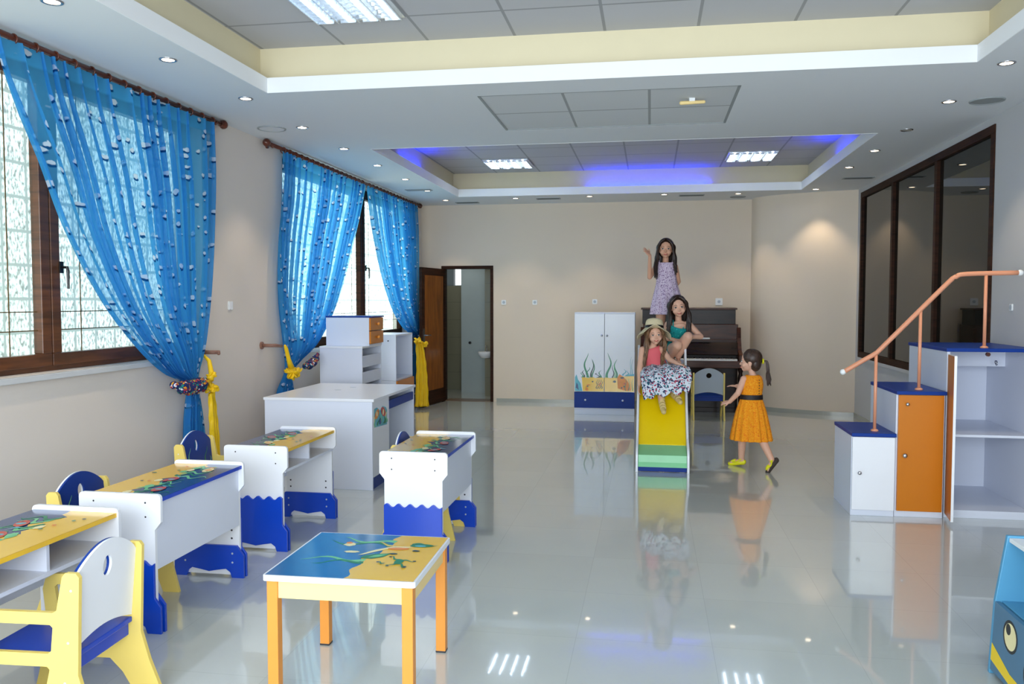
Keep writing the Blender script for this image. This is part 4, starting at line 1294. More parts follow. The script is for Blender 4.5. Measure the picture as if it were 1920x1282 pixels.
# ------------------------------------------------------------------ wardrobe with painted doors
t = thing('painted_wardrobe', 'white wardrobe with seaweed and sand painted doors and a blue bottom drawer', 'wardrobe', (-1.0, 11.10, 0))
mb = MB(); mb.box(0, .80, .02, .45, 0, .09); mb.box(0, .018, .02, .45, .09, 1.35); mb.box(.782, .80, .02, .45, .09, 1.35); mb.box(.018, .782, .43, .45, .09, 1.35); mb.box(0, .80, .02, .45, 1.35, 1.368)
mb.build('body', 'white2', t, .002)
for k in (0, 1):
    x0, x1 = (.004, .397) if k == 0 else (.403, .796)
    mb = MB(); mb.box(x0, x1, 0, .02, .31, 1.348)
    A = Art(mb, lambda a, b, d: (a, -d, b))
    rnd = random.Random(k + 40)
    def P_(pts, mi): A.poly([p for p in pts[::-1]], mi)
    c = lambda a: min(max(a, x0 + .003), x1 - .003)
    if k == 0:
        top = [(.10 + .297 * i / 10, .50 + .008 * sin(i * 1.7)) for i in range(11)]
        P_([(.115, .315)] + [(x1 - .003, .315)] + top[::-1], 2)
        P_([(.01, .315), (.11, .315), (.085, .42), (.05, .47), (.03, .54), (.01, .5)], 9)
        P_([(.02, .36), (.06, .33), (.05, .40), (.03, .43)], 10)
        for a, b, h, w, m in ((.155, .50, .33, .03, 3), (.18, .50, .14, .025, 3), (.12, .50, .10, .02, 7), (.10, .5, .07, .02, 3), (.235, .50, .25, .02, 7), (.25, .50, .24, .018, 3), (.31, .50, .06, .04, 7), (.34, .50, .10, .02, 3)):
            A.weed(a, b, .008, h, w, m, 1.0, a * 30)
        for q in range(4): A.weed(.30 + .022 * q, .35, .004, .13, .010, 7, 2, q)
        A.blob(.19, .40, .018, 8, 2, sx=1.6, sy=.5); A.blob(.17, .34, .022, 8, 3)
    else:
        top = [(.403 + .16 * i / 5, .50 + .006 * sin(i * 2)) for i in range(6)] + [(.60, .54), (.66, .52), (.72, .53), (.793, .525)]
        P_([(x0 + .003, .315), (x1 - .003, .315)] + top[::-1], 2)
        P_([(.58, .36), (.66, .33), (.75, .33), (.72, .44), (.66, .51), (.60, .55), (.57, .5)], 8)
        P_([(.66, .522), (.793, .527), (.793, .555), (.70, .54)], 9)
        for a, b, h, w, m in ((.455, .50, .33, .032, 3), (.51, .50, .17, .016, 7), (.545, .50, .25, .026, 3), (.53, .5, .2, .012, 4), (.66, .53, .09, .02, 9), (.70, .53, .07, .02, 9), (.76, .53, .22, .008, 9), (.74, .53, .25, .006, 9)):
            A.weed(a, b, .012, h, w, m, 1.0, a * 30)
        A.blob(.535, .45, .02, 7, 4, sx=1.2, sy=.8); A.blob(.635, .50, .022, 7, 5, sx=1.2, sy=.6)
        for q in range(5): A.weed(.68 + .022 * q, .33, .004, .16, .008, 8 if q % 2 else 3, 1, q)
    for q in range(5): A.blob(x0 + .15 + .2 * rnd.random(), .34 + .12 * rnd.random(), .011, [7, 8, 6][q % 3], q + 60 * k)
    d = mb.build('door', ART, t)
    kn = MB(); kx = .365 if k == 0 else .435
    kn.cyl((kx, 0, 1.06), .006, -.014, 'y', 10); kn.sph((kx, -.02, 1.06), .015); kn.build('knob', 'metal', d, smooth=True)
d = MB().box(.0, .80, .0, .02, .092, .304).build('drawer', 'navy', t, .002)
for x in (.15, .645):
    kn = MB(); kn.cyl((x, 0, .20), .006, -.014, 'y', 10); kn.sph((x, -.02, .20), .014); kn.build('knob', 'plastic', d, smooth=True)

# ------------------------------------------------------------------ piano
t = thing('upright_piano', 'brown upright piano against the back wall', 'piano', (-0.13, 11.30, 0))
PX = 1.34
MB().box(0.02, PX - .06, .44, .90, 1.20, 1.40).build('upper_cabinet', 'pianodark', t, .004)
MB().box(0.0, PX - .04, .42, .92, 1.40, 1.425).build('lid', 'piano', t, .004)
MB().box(.03, PX - .03, .38, .90, .82, 1.20).build('music_panel', 'piano', t, .004)
MB().box(.03, PX - .03, .30, .38, .985, 1.0).build('music_shelf', 'piano', t, .003)
mb = MB(); mb.add([(.04, .16, .80), (PX - .04, .16, .80), (PX - .04, .30, .96), (.04, .30, .96), (.04, .18, .79), (PX - .04, .18, .79), (PX - .04, .315, .95), (.04, .315, .95)], [(0, 1, 2, 3), (7, 6, 5, 4), (0, 4, 5, 1), (1, 5, 6, 2), (2, 6, 7, 3), (3, 7, 4, 0)])
mb.build('fallboard', 'pianodark', t)
MB().box(.0, PX, .0, .40, .63, .725).build('key_bed', 'piano', t, .006)
mb = MB()
nk = 52; kw = (PX - .14) / nk
for k in range(nk): mb.box(.07 + k * kw + .0006, .07 + (k + 1) * kw - .0006, .02, .16, .725, .748)
mb.m = 1
for k in range(nk - 1):
    if k % 7 not in (2, 6): mb.box(.07 + (k + 1) * kw - .006, .07 + (k + 1) * kw + .006, .065, .16, .748, .758)
mb.build('keyboard', ['ivory', 'black'], t)
for x0, x1 in ((0, .05), (PX - .05, PX)):
    mb = MB(); mb.prism([(.0, .725), (.40, .725), (.40, 1.16), (.33, 1.16), (.30, 1.02), (.18, .86), (.04, .82), (.0, .80)], [], YZ, x0, x1); mb.build('side_arm', 'piano', t, .004)
    mb = MB(); xm = (x0 + x1) / 2; mb.rings([[(xm + r * cos(2 * pi * k / 12), .06 + r * sin(2 * pi * k / 12), z) for k in range(12)] for z, r in ((0, .03), (.05, .034), (.07, .022), (.3, .03), (.5, .036), (.56, .024), (.60, .036), (.63, .036))], cap0=True, cap1=True)
    mb.build('leg', 'pianodark', t, smooth=True)
MB().box(.03, PX - .03, .38, .90, .04, .82).build('lower_cabinet', 'pianodark', t, .004)
MB().box(.02, PX - .02, .36, .92, 0, .06).build('plinth', 'pianodark', t, .003)
for x in (.56, .62, .68):
    MB().box(x, x + .022, .26, .37, .035, .042).build('pedal', 'gold', t, .002)
tag(MB().box(.42, .80, 11.585, 11.675, 1.001, 1.02).build('sheet_music', 'plastic', None, .004), 'white papers lying on the music shelf of the piano', 'papers')

# ------------------------------------------------------------------ slide
t = thing('play_slide', 'small indoor slide with yellow chute, mint green foot and white sides', 'slide', (-0.12, 7.43, 0))
SW = .47
bed = [(.02, .03), (.05, .12), (.07, .155), (.16, .175), (.24, .21), (.36, .33), (.60, .60), (.84, .865), (.92, .90)]
MB().add([(0, 0, 0)], [])
def bedz(y):
    for i in range(len(bed) - 1):
        if bed[i][0] <= y <= bed[i + 1][0]:
            tt = (y - bed[i][0]) / (bed[i + 1][0] - bed[i][0]); return bed[i][1] + tt * (bed[i + 1][1] - bed[i][1])
    return bed[-1][1]
sp = smooth_path(bed[4:], 5)
mb = MB(); mb.prism([(a, b) for a, b in sp] + [(a, b - .018) for a, b in sp[::-1]], [], YZ, .022, SW - .022)
mb.build('yellow_chute', 'yellow2', t, smooth=False)
mb = MB(); mb.prism([(.0, .045), (.012, .045), (.03, .148), (.24, .205), (.24, .185), (.04, .13)], [], YZ, .022, SW - .022); mb.build('green_foot', 'mint', t, .002)
MB().box(.022, SW - .022, .02, .03, .004, .044).build('toe_board', 'navy', t, .002)
for x0, x1 in ((0, .02), (SW - .02, SW)):
    top = [(-.012, .05), (.0, .15), (.03, .20), (.10, .235), (.22, .29), (.36, .44), (.60, .71), (.84, .99), (.90, 1.06), (.96, 1.08), (1.0, 1.04), (1.02, .92)]
    bt = [(1.02, .84), (.86, .80), (.60, .50), (.36, .22), (.24, .10), (.16, .03), (.12, 0), (-.012, 0)]
    MB().prism(smooth_path(top, 4) + bt, [], YZ, x0, x1).build('side_rail', 'white', t, .004)
MB().box(.0, SW, .90, 1.62, .875, .895).build('platform', 'white2', t, .003)
for x in (.0, SW - .03):
    for y in (1.025, 1.59): MB().box(x, x + .03, y, y + .03, 0, .875).build('leg', 'white2', t, .002)
for k in range(3):
    MB().box(.03, SW - .03, 1.60, 1.64 + .0, .22 * (k + 1), .22 * (k + 1) + .025).build('ladder_rung', 'blue', t, .002)

# ------------------------------------------------------------------ stair cupboards on the right
def knob(mb, x, y, z, r=.014):
    mb.cyl((x, y, z), r * .5, -.014, 'y', 10); mb.ell((x, y - .022, z), ((r, 0, 0), (0, r * .7, 0), (0, 0, r)), 14, 8)
t = thing('low_stair_cupboard', 'white lowest stair cupboard with blue top and one round knob', 'cabinet', (1.41, 6.14, 0))
mb = MB(); mb.box(0, .29, .02, .56, .0, .565); mb.build('body', 'white2', t, .002)
d = MB().box(.004, .286, 0, .02, .045, .562).build('door', 'white', t, .002)
kn = MB(); knob(kn, .05, 0, .31); kn.build('knob', 'metal', d, smooth=True)
MB().box(-.004, .294, -.006, .565, .565, .59).build('top_board', 'navy', t, .003)
t = thing('middle_stair_cupboard', 'middle stair cupboard with tall orange door and blue top', 'cabinet', (1.705, 6.15, 0))
mb = MB(); mb.box(0, .32, .02, .70, 0, .865); mb.build('body', 'white2', t, .002)
d = MB().box(.012, .308, 0, .02, .045, .862).build('door', 'orange', t, .002)
kn = MB(); knob(kn, .055, 0, .44, .017); knob(kn, .065, 0, .80, .013); kn.build('knob', 'metal', d, smooth=True)
MB().box(-.004, .324, -.006, .705, .865, .89).build('top_board', 'navy', t, .003)
t = thing('tall_stair_cupboard', 'tallest stair cupboard, open and lilac inside, with its door swung towards the camera', 'cabinet', (2.04, 6.20, 0))
mb = MB(); mb.box(0, .02, 0, .86, 0, 1.165); mb.box(.57, .59, 0, .86, 0, 1.165); mb.box(.02, .57, .84, .86, 0, 1.165); mb.box(.02, .57, 0, .84, .0, .055); mb.box(.02, .57, .5, .84, 1.03, 1.165)
mb.build('body', 'white2', t, .002)
MB().box(.02, .57, .03, .84, .565, .583).build('shelf', 'white2', t, .002)
MB().box(-.006, .60, -.006, .87, 1.165, 1.19).build('top_board', 'navy', t, .003)
hgx, hgy, nex, ney = .006, -.004, -.035, -.25
_dd = Vector((nex - hgx, ney - hgy, 0)).normalized(); _dn = Vector((-_dd.y, _dd.x, 0)); _dl = sqrt((nex - hgx) ** 2 + (ney - hgy) ** 2)
_mp = lambda a, b, q: tuple(Vector((hgx, hgy, b)) + _dd * a + _dn * q)
mb = MB(); mb.prism([(0, .03), (_dl, .03), (_dl, 1.15), (0, 1.15)], [], _mp, 0, .016); mb.m = 1
mb.prism([(.004, .034), (_dl - .004, .034), (_dl - .004, 1.146), (.004, 1.146)], [], _mp, -.0015, -.0002)
d = mb.build('door', ['white', 'orange'], t)
h_ = MB()
h_.cyl((.013, -.006, .55), .008, .03, 'z', 8); h_.cyl((.013, -.006, 1.0), .008, .03, 'z', 8); h_.build('hinge', 'metal', d)
hk = MB(); hk.torus((.47, .40, 1.06), .014, .004, 'x', 14, 6); hk.cyl((.46, .40, 1.07), .012, .012, 'x', 10); hk.build('coat_hook', 'metal', t, smooth=True)

t = thing('stair_handrail', 'orange tube handrail with white end caps rising over the stair cupboards', 'handrail', (0, 6.25, 0))
path = [(1.375, 0, 1.015), (1.50, 0, 1.095), (1.58, 0, 1.145), (1.64, 0, 1.205), (2.04, 0, 1.635), (2.10, 0, 1.685), (2.17, 0, 1.705), (2.50, 0, 1.712)]
MB().tube(smooth_path(path, 4), .0165, 14).build('rail', 'rail', t, smooth=True)
for x, z0, z1 in ((1.585, .59, 1.145), (1.875, .89, 1.455), (2.295, 1.19, 1.705)):
    MB().tube([(x, 0, z0), (x, 0, z1)], .0115, 12).build('post', 'rail', t, smooth=True)
    mb = MB(); mb.rings([[(x + r * cos(2 * pi * k / 16), r * sin(2 * pi * k / 16), z0 + z) for k in range(16)] for z, r in ((0, .026), (.008, .026), (.014, .018), (.016, .012))], cap0=True)
    mb.build('base_flange', 'rail', t, smooth=True)
for p in (path[0], path[-1]):
    s_ = -1 if p is path[0] else 1
    mb = MB(); mb.sph((p[0] + .012 * s_, 0, p[2] - (.005 if s_ < 0 else 0)), .021, 16, 10); mb.build('end_cap', 'plastic', t, smooth=True)
mb = MB(); mb.cyl((2.295, -.06, 1.150), .014, -.02, 'y', 12); mb.build('mounting_bolt', 'rodwood', t)

# ------------------------------------------------------------------ toy shelf with painted eyes at the bottom right
t = thing('toy_shelf', 'sky-blue toy shelf with painted oval eyes at the bottom right corner', 'toy shelf', (1.385, 2.72, 0))
prof = [(-.01, 0), (.50, 0), (.50, .57), (.045, .57), (.005, .30)]
for y0, y1 in ((.0, .02), (.88, .90)):
    MB().prism(prof, [], lambda a, b, q: (a, q, b), y1, y0).build('side_panel', 'toyblue', t, .003)
mb = MB(); mb.add([(.005, .02, .30), (.005, .88, .30), (-.008, .88, .02), (-.008, .02, .02), (.023, .02, .30), (.023, .88, .30), (.010, .88, .02), (.010, .02, .02)], [(0, 1, 2, 3), (7, 6, 5, 4), (0, 4, 5, 1), (2, 6, 7, 3)])
A = Art(mb, lambda a, b, d: (.005 - (.30 - b) * .0464 - d, a, b))
band = [(.88, .06), (.70, .035), (.45, .03), (.20, .035), (.02, .06), (.02, .11), (.2, .07), (.45, .06), (.70, .075), (.88, .13)]
A.poly(band, 1)
for cy in (.72, .16):
    A.poly(oval(cy, .215, .066, .062, 24, .25), 2); A.poly(oval(cy, .215, .054, .051, 24, .25), 3); A.poly(oval(cy + .02, .238, .022, .022, 16), 2)
A.poly(oval(.45, .14, .14, .10, 28), 2); A.poly(oval(.45, .14, .125, .088, 28), 4)
mb.build('front_panel', ['toyblue2', 'yellow2', 'black', 'p_cream', 'toyblue2'], t)
MB().box(.03, .50, .02, .88, .285, .303).build('shelf_board', 'toyblue', t, .002)
MB().box(.05, .49, .022, .878, .545, .562).build('top_shelf', 'plastic', t, .002)
MB().box(.48, .498, .02, .88, .02, .285).build('back_panel', 'toyblue2', t)

# ------------------------------------------------------------------ people
V = Vector


def fuse(name, mb, voxel, mat, parent, it=3):
    """turn overlapping limbs into one continuous skin"""
    o = mb.build(name, mat, parent, smooth=True)
    r = o.modifiers.new('r', 'REMESH'); r.mode = 'VOXEL'; r.voxel_size = voxel; r.use_smooth_shade = True
    s = o.modifiers.new('s', 'SMOOTH'); s.factor = 0.5; s.iterations = it
    dg = bpy.context.evaluated_depsgraph_get(); dg.update()
    me = bpy.data.meshes.new_from_object(o.evaluated_get(dg))
    o.modifiers.clear(); o.data = me
    for p in me.polygons: p.use_smooth = True
    return o


def frame_of(f, u):
    f = V(f).normalized(); u = V(u); u = (u - f * u.dot(f)).normalized(); s = f.cross(u).normalized()   # s = her right side
    return f, u, s


def head_prims(mb, c, f, u, k=1.0):
    f, u, s = frame_of(f, u); c = V(c)
    E_ = lambda cc, a, b, d: mb.ell(cc, (s * a * k, f * b * k, u * d * k), 20, 14)
    E_(c + (u * .024 - f * .008) * k, .074, .088, .082)
    E_(c + (-u * .024 + f * .022) * k, .059, .060, .066)
    E_(c + (-u * .076 + f * .050) * k, .023, .024, .018)
    for q in (-1, 1):
        E_(c + (-u * .034 + f * .050 + s * q * .031) * k, .029, .024, .026)
        E_(c + (-u * .018 - f * .004 + s * q * .072) * k, .009, .018, .028)
        E_(c + (u * .016 + f * .066 + s * q * .026) * k, .024, .014, .008)
    mb.capsule(c + (f * .076 - u * .004) * k, c + (f * .088 - u * .028) * k, .006 * k, .0105 * k, 10)
    E_(c + (-u * .056 + f * .072) * k, .022, .014, .014)


def face_parts(c, f, u, k, parent, smile=1.0):
    f, u, s = frame_of(f, u); c = V(c)
    mb = MB()
    for q in (-1, 1):
        e = c + (f * .0735 + s * q * .029 + u * .001) * k
        mb.m = 0; mb.ell(e, (s * .0130 * k, f * .008 * k, u * .0066 * k), 14, 8)
        mb.m = 1; mb.ell(e + f * .0045 * k, (s * .0068 * k, f * .0052 * k, u * .0068 * k), 12, 8)
    mb.build('eyes', ['eyewhite', 'iris'], parent, smooth=True)
    mb = MB()
    for q in (-1, 1):
        mb.tube([c + (f * .078 + s * q * .013 + u * .021) * k, c + (f * .078 + s * q * .028 + u * .027) * k, c + (f * .068 + s * q * .046 + u * .021) * k], [.0013 * k, .0020 * k, .0008 * k], 6)
        mb.tube([c + (f * .079 + s * q * .014 + u * .007) * k, c + (f * .081 + s * q * .028 + u * .010) * k, c + (f * .072 + s * q * .044 + u * .004) * k], [.0010 * k, .002 * k, .001 * k], 6)
    mb.build('eyebrows', 'hair_dark', parent, smooth=True)
    mb = MB()
    P = [c + (f * (.070 + .017 * cos(a)) + s * .021 * sin(a) + u * (-.060 + .007 * abs(sin(a)) * smile)) * k for a in [x * .35 for x in range(-4, 5)]]
    mb.tube(P, [(.0010 + .0034 * cos((i - 4) * .36)) * k for i in range(9)], 8)
    mb.build('mouth', 'lip_skin', parent, smooth=True)


def hand_prims(mb, w, d, n, k=1.0, curl=0.2, spread=0.12, thumb=1):
    """w wrist, d direction of the fingers, n palm normal (side the fingers curl to); thumb side = d x n * thumb"""
    w = V(w); d = V(d).normalized(); n = V(n); n = (n - d * n.dot(d)).normalized(); t = d.cross(n) * thumb
    pl = .062 * k
    for i in range(4):
        o = (i - 1.5) * .0135 * k
        base = w + d * .008 * k - t * o * .75
        kn = w + d * (pl - abs(i - 1.2) * .003 * k) - t * o * 1.05
        mb.capsule(base, kn, .0125 * k, .0105 * k, 8, 3)
        L = [.050, .056, .052, .041][i] * k
        a = -(i - 1.5) * spread; dd = (d * cos(a) + t * sin(a)).normalized()
        p = kn + t * 0
        for j, (fr, rr) in enumerate(((.45, .0072), (.30, .0064), (.25, .0056))):
            ang = curl * (j + .6)
            q = p + (dd * cos(ang) + n * sin(ang)) * L * fr
            mb.capsule(p, q, rr * k * 1.05, rr * k * .92, 8, 3)
            p = q
    mb.ell(w + d * pl * .5, (t * .027 * k, n * .011 * k, d * .036 * k), 14, 10)
    p = w + d * .016 * k + t * .018 * k
    q = p + (d * .55 + t * .75 + n * .2).normalized() * .030 * k; r = q + (d * .9 + t * .35 + n * .25).normalized() * .024 * k
    mb.capsule(p, q, .0105 * k, .0085 * k, 8, 3); mb.capsule(q, r, .0082 * k, .0068 * k, 8, 3)


def limb(mb, pts, rs, n=14):
    for i in range(len(pts) - 1): mb.capsule(pts[i], pts[i + 1], rs[i], rs[i + 1], n, 4)


def torso_prims(mb, hip, chest, neck, head, side, fwd, k=1.0):
    hip, chest, neck, head, side, fwd = V(hip), V(chest), V(neck), V(head), V(side).normalized(), V(fwd).normalized()
    up = (chest - hip).normalized()
    E_ = lambda cc, a, b, d: mb.ell(cc, (side * a * k, fwd * b * k, up * d * k), 18, 12)
    E_(hip, .118, .088, .085); E_(hip.lerp(chest, .35), .098, .078, .10); E_(hip.lerp(chest, .7), .105, .080, .10); E_(chest, .112, .080, .085)
    E_(chest.lerp(neck, .55), .085, .055, .05)
    mb.capsule(neck - (head - neck) * .25, head, .040 * k, .034 * k, 14)


def foot_prims(mb, ank, toe, k=1.0, heel_drop=.035):
    ank, toe = V(ank), V(toe)
    d = (toe - ank); dn = d.normalized()
    mb.capsule(ank, ank - dn * .020 * k + V((0, 0, -heel_drop * .7)) * k, .026 * k, .024 * k, 12)
    mb.capsule(ank + V((0, 0, -heel_drop * .7)) * k - dn * .02 * k, toe, .024 * k, .019 * k, 12)
    s = dn.cross(V((0, 0, 1)))
    s = s.normalized() if s.length > 1e-3 else V((1, 0, 0))
    for i in range(5):
        o = (i - 2) * .0095 * k
        mb.capsule(toe - dn * .02 * k + s * o, toe + dn * (.022 - abs(i - 1) * .004) * k + s * o * 1.2, .0085 * k, .0070 * k, 8, 3)


def skirt(rows, n=96, pleats=14, seed=0):
    """rows: (centre, side radius vec, fwd radius vec, pleat depth)"""
    rnd = random.Random(seed); ph = rnd.random() * 6
    out = []
    for c, a, b, d in rows:
        c, a, b = V(c), V(a), V(b); R = []
        for i in range(n):
            t = 2 * pi * i / n
            q = 1 + d * (sin(pleats * t + ph) + .35 * sin(2.3 * pleats * t + ph * 2))
            R.append(c + a * cos(t) * q + b * sin(t) * q)
        out.append(R)
    return out


def interp_rows(rows, k=5):
    flat = [tuple(r[0]) + tuple(r[1]) + tuple(r[2]) + (r[3],) for r in rows]
    return [(q[0:3], q[3:6], q[6:9], q[9]) for q in smooth_path(flat, k)]


def cloth(name, rows, mat, parent, pleats=14, seed=0, th=.004, smooth_k=5):
    mb = MB(); mb.rings(skirt(interp_rows(rows, smooth_k), 120, pleats, seed))
    o = mb.build(name, mat, parent, smooth=True)
    s = o.modifiers.new('solid', 'SOLIDIFY'); s.thickness = th; s.offset = 0
    return o


def long_hair(name, c, f, u, k, ends, mat, parent, n=70, seed=1, part=0.1, width=.10, wave=.006, back=True):
    """cap of hair over the skull plus locks falling to the given end points (left list, right list)"""
    f, u, s = frame_of(f, u); c = V(c); rnd = random.Random(seed)
    mb = MB()
    mb.ell(c + (u * .034 - f * .016) * k, (s * .084 * k, f * .088 * k, u * .084 * k), 26, 18)
    mb.ell(c + (-u * .02 - f * .048) * k, (s * .078 * k, f * .055 * k, u * .085 * k), 20, 14)
    bl, br = V(ends[0][1]), V(ends[1][1])
    for i in range(n // 2):                                  # locks down the back of the neck
        q = i / (n // 2 - 1); e = bl.lerp(br, q) + V((rnd.uniform(-.01, .01), rnd.uniform(-.01, .02), rnd.uniform(-.03, .03)))
        r0 = c + (s * (.5 - q) * .15 - f * .055 + u * .02) * k
        P = smooth_path([tuple(x) for x in (r0, r0 - u * .09 * k - f * .012, r0.lerp(e, .6) - f * .03 * (1 - abs(q - .5)), e)], 4)
        m = len(P); mb.tube(P, [.011 * k * (1 - .8 * (j / m) ** 3) for j in range(m)], 6)
    for side, (e0, e1) in ((1, ends[0]), (-1, ends[1])):
        e0, e1 = V(e0), V(e1)
        for i in range(n // 2):
            r = i / (n // 2 - 1)
            a = r * 1.0
            root = c + (u * (.104 - .035 * r) + f * (.056 - .11 * r) + s * side * (.004 + .035 * r)) * k
            lay = rnd.random() * .014
            mid1 = c + (u * (.060 - .03 * r) + f * (.062 - .118 * r) + s * side * (.056 + .024 * r + lay)) * k
            mid2 = c + (-u * .035 + f * (.036 - .095 * r) + s * side * (.076 + lay * 1.3)) * k
            mid3 = c + (-u * .105 + f * (.03 - .085 * r) + s * side * (.074 + .010 * r + lay * 2.2)) * k
            end = e0.lerp(e1, min(1, max(0, r + rnd.uniform(-.12, .12)))) + V((rnd.uniform(-.012, .012), rnd.uniform(-.012, .012), rnd.uniform(-.03, .03)))
            m4 = mid3.lerp(end, .5) + V((wave * rnd.uniform(-1, 1), wave * rnd.uniform(-1, 1), 0)) * 2
            P = smooth_path([tuple(x) for x in (root, mid1, mid2, mid3, m4, end)], 4)
            m = len(P)
            mb.tube(P, [(.0088 if j < m * .75 else .0088 * (1 - (j / m - .75) * 3.4)) * k for j in range(m)], 6)
    return mb.build(name, mat, parent, smooth=True)


# ---- girl in the lilac dress standing on the platform
def girl_standing():
    B_ = V((0.15, 8.76, 0.895))
    t = thing('person', 'girl in lilac patterned sundress standing highest, one hand raised palm up', 'person', B_)
    L = lambda x, y, z: V((x, y, z)) - B_
    mb = MB()
    hip, chest, neck = L(.165, 8.79, 1.58), L(.155, 8.80, 1.82), L(.150, 8.80, 1.915); hd = L(.152, 8.775, 2.055)
    torso_prims(mb, hip, chest, neck, hd - V((0, 0, .06)), (1, 0, 0), (0, -1, 0), .86)
    head_prims(mb, hd, (-.05, -1, -.05), (.02, 0, 1), .98)
    # raised arm at the picture's left
    sh, el, wr = L(.055, 8.80, 1.872), L(-.012, 8.745, 1.765), L(-.012, 8.66, 1.985)
    limb(mb, [chest + V((-.04, 0, .045)), sh], [.034, .032]); limb(mb, [sh, el, wr], [.031, .025, .017])
    hand_prims(mb, wr, (-.62, -.25, .72), (.1, -.5, .7), .88, -.12, .2, 1)
    sh, el, wr = L(.248, 8.80, 1.872), L(.285, 8.86, 1.72), L(.20, 8.93, 1.60)
    limb(mb, [chest + V((.04, 0, .045)), sh], [.034, .032]); limb(mb, [sh, el, wr], [.031, .025, .017])
    hand_prims(mb, wr, (-.7, .2, -.5), (-.2, -1, 0), .85, .3, .05, 1)
    for x, y in ((.105, 8.79), (.215, 8.80)):
        limb(mb, [L(x, y, 1.52), L(x, y - .01, 1.22), L(x, y + .01, .965)], [.060, .042, .026])
        foot_prims(mb, L(x, y + .01, .955), L(x + (.02 if x > .15 else -.02), y - .11, .920), .85, .03)
    fuse('body', mb, .0045, 'skin2', t)
    face_parts(hd, (-.05, -1, -.05), (.02, 0, 1), .98, t)
    cloth('dress', [(L(.155, 8.80, 1.915), (.078, 0, 0), (0, .062, 0), .005), (L(.155, 8.80, 1.88), (.092, 0, 0), (0, .074, 0), .006), (L(.157, 8.80, 1.80), (.098, 0, 0), (0, .080, 0), .008),
        (L(.162, 8.80, 1.70), (.106, 0, 0), (0, .090, 0), .02), (L(.166, 8.80, 1.60), (.130, 0, 0), (0, .105, 0), .04), (L(.17, 8.79, 1.48), (.156, 0, 0), (0, .13, 0), .06), (L(.175, 8.79, 1.38), (.172, 0, 0), (0, .145, 0), .075)], 'lilac', t, 11, 3)
    mb = MB()
    for x in (.085, .22): mb.tube([L(x, 8.74, 1.905), L(x + (.0), 8.78, 1.935), L(x, 8.84, 1.915)], .006, 8)
    mb.build('shoulder_straps', 'lilac', t, smooth=True)
    long_hair('hair', hd, (-.05, -1, -.05), (.02, 0, 1), .98, ((L(.045, 8.70, 1.78), L(.09, 8.86, 1.74)), (L(.265, 8.74, 1.80), L(.20, 8.88, 1.74))), 'hair_dark', t, 130, 5)
girl_standing()


# ---- girl in teal crouching on the platform
def girl_teal():
    B_ = V((0.26, 8.42, 0.895))
    t = thing('person', 'long-haired girl in teal outfit crouching with knees up behind the girl in the hat', 'person', B_)
    L = lambda x, y, z: V((x, y, z)) - B_
    mb = MB(); hf, hu = (.05, -1, -.08), (-.12, 0, 1)
    hip, chest, neck = L(.21, 8.60, 1.035), L(.265, 8.50, 1.235), L(.278, 8.49, 1.325); hd = L(.272, 8.46, 1.460)
    torso_prims(mb, hip, chest, neck, hd - V((.0, 0, .06)), (1, .05, .05), (.1, -1, .2), .88)
    head_prims(mb, hd, hf, hu, 1.03)
    # arm at the picture's left resting across
    sh, el, wr = L(.175, 8.50, 1.285), L(.118, 8.42, 1.150), L(.225, 8.33, 1.140)
    limb(mb, [chest + V((-.05, 0, .04)), sh], [.036, .034]); limb(mb, [sh, el, wr], [.034, .028, .019])
    hand_prims(mb, wr, (.9, -.25, -.15), (0, .3, -1), .92, .35, .05, -1)
    sh, el, wr = L(.375, 8.50, 1.290), L(.495, 8.46, 1.165), L(.385, 8.36, 1.165)
    limb(mb, [chest + V((.05, 0, .04)), sh], [.036, .034]); limb(mb, [sh, el, wr], [.034, .028, .019])
    hand_prims(mb, wr, (-.9, -.2, -.05), (0, .3, -1), .92, .4, .05, 1)
    limb(mb, [L(.26, 8.60, 1.00), L(.362, 8.28, 1.170), L(.275, 8.40, .965)], [.064, .050, .029]); foot_prims(mb, L(.275, 8.39, .955), L(.275, 8.29, .920), .92, .03)
    limb(mb, [L(.17, 8.58, 1.00), L(.262, 8.26, 1.085), L(.205, 8.40, .965)], [.064, .050, .029]); foot_prims(mb, L(.205, 8.39, .955), L(.200, 8.29, .920), .92, .03)
    fuse('body', mb, .005, 'skin', t)
    face_parts(hd, hf, hu, 1.03, t)
    ax = (chest - hip).normalized(); f2 = V((.1, -1, .2)); f2 = (f2 - ax * f2.dot(ax)).normalized(); s2 = ax.cross(f2)
    rw = lambda p, a, b, d: (p, s2 * a, f2 * b, d)
    cloth('top', [rw(chest + ax * .050, .088, .066, .004), rw(chest + ax * .02, .102, .078, .006), rw(chest.lerp(hip, .3), .100, .078, .008), rw(chest.lerp(hip, .6), .098, .080, .01), rw(chest.lerp(hip, .9), .112, .09, .012)], 'teal', t, 9, 2)
    mb = MB()
    for x in (-.05, .05): mb.tube([chest + ax * .05 + s2 * x + f2 * .055, neck + s2 * x * 1.1 - ax * .005 + f2 * .01, chest + ax * .05 + s2 * x - f2 * .05], .006, 8)
    mb.build('shoulder_straps', 'teal', t, smooth=True)
    mb = MB()
    mb.ell(hip - V((0, 0, .0)), (V((.122, 0, 0)), V((0, .095, 0)), V((0, 0, .085))), 18, 12)
    mb.capsule(L(.26, 8.58, 1.01), L(.300, 8.47, 1.075), .072, .066, 14); mb.capsule(L(.17, 8.56, 1.01), L(.205, 8.44, 1.045), .072, .066, 14)
    fuse('shorts', mb, .006, 'teal', t)
    long_hair('hair', hd, hf, hu, 1.03, ((L(.155, 8.42, 1.12), L(.17, 8.60, 1.10)), (L(.385, 8.42, 1.12), L(.35, 8.60, 1.08))), 'hair_dark', t, 170, 9)
girl_teal()


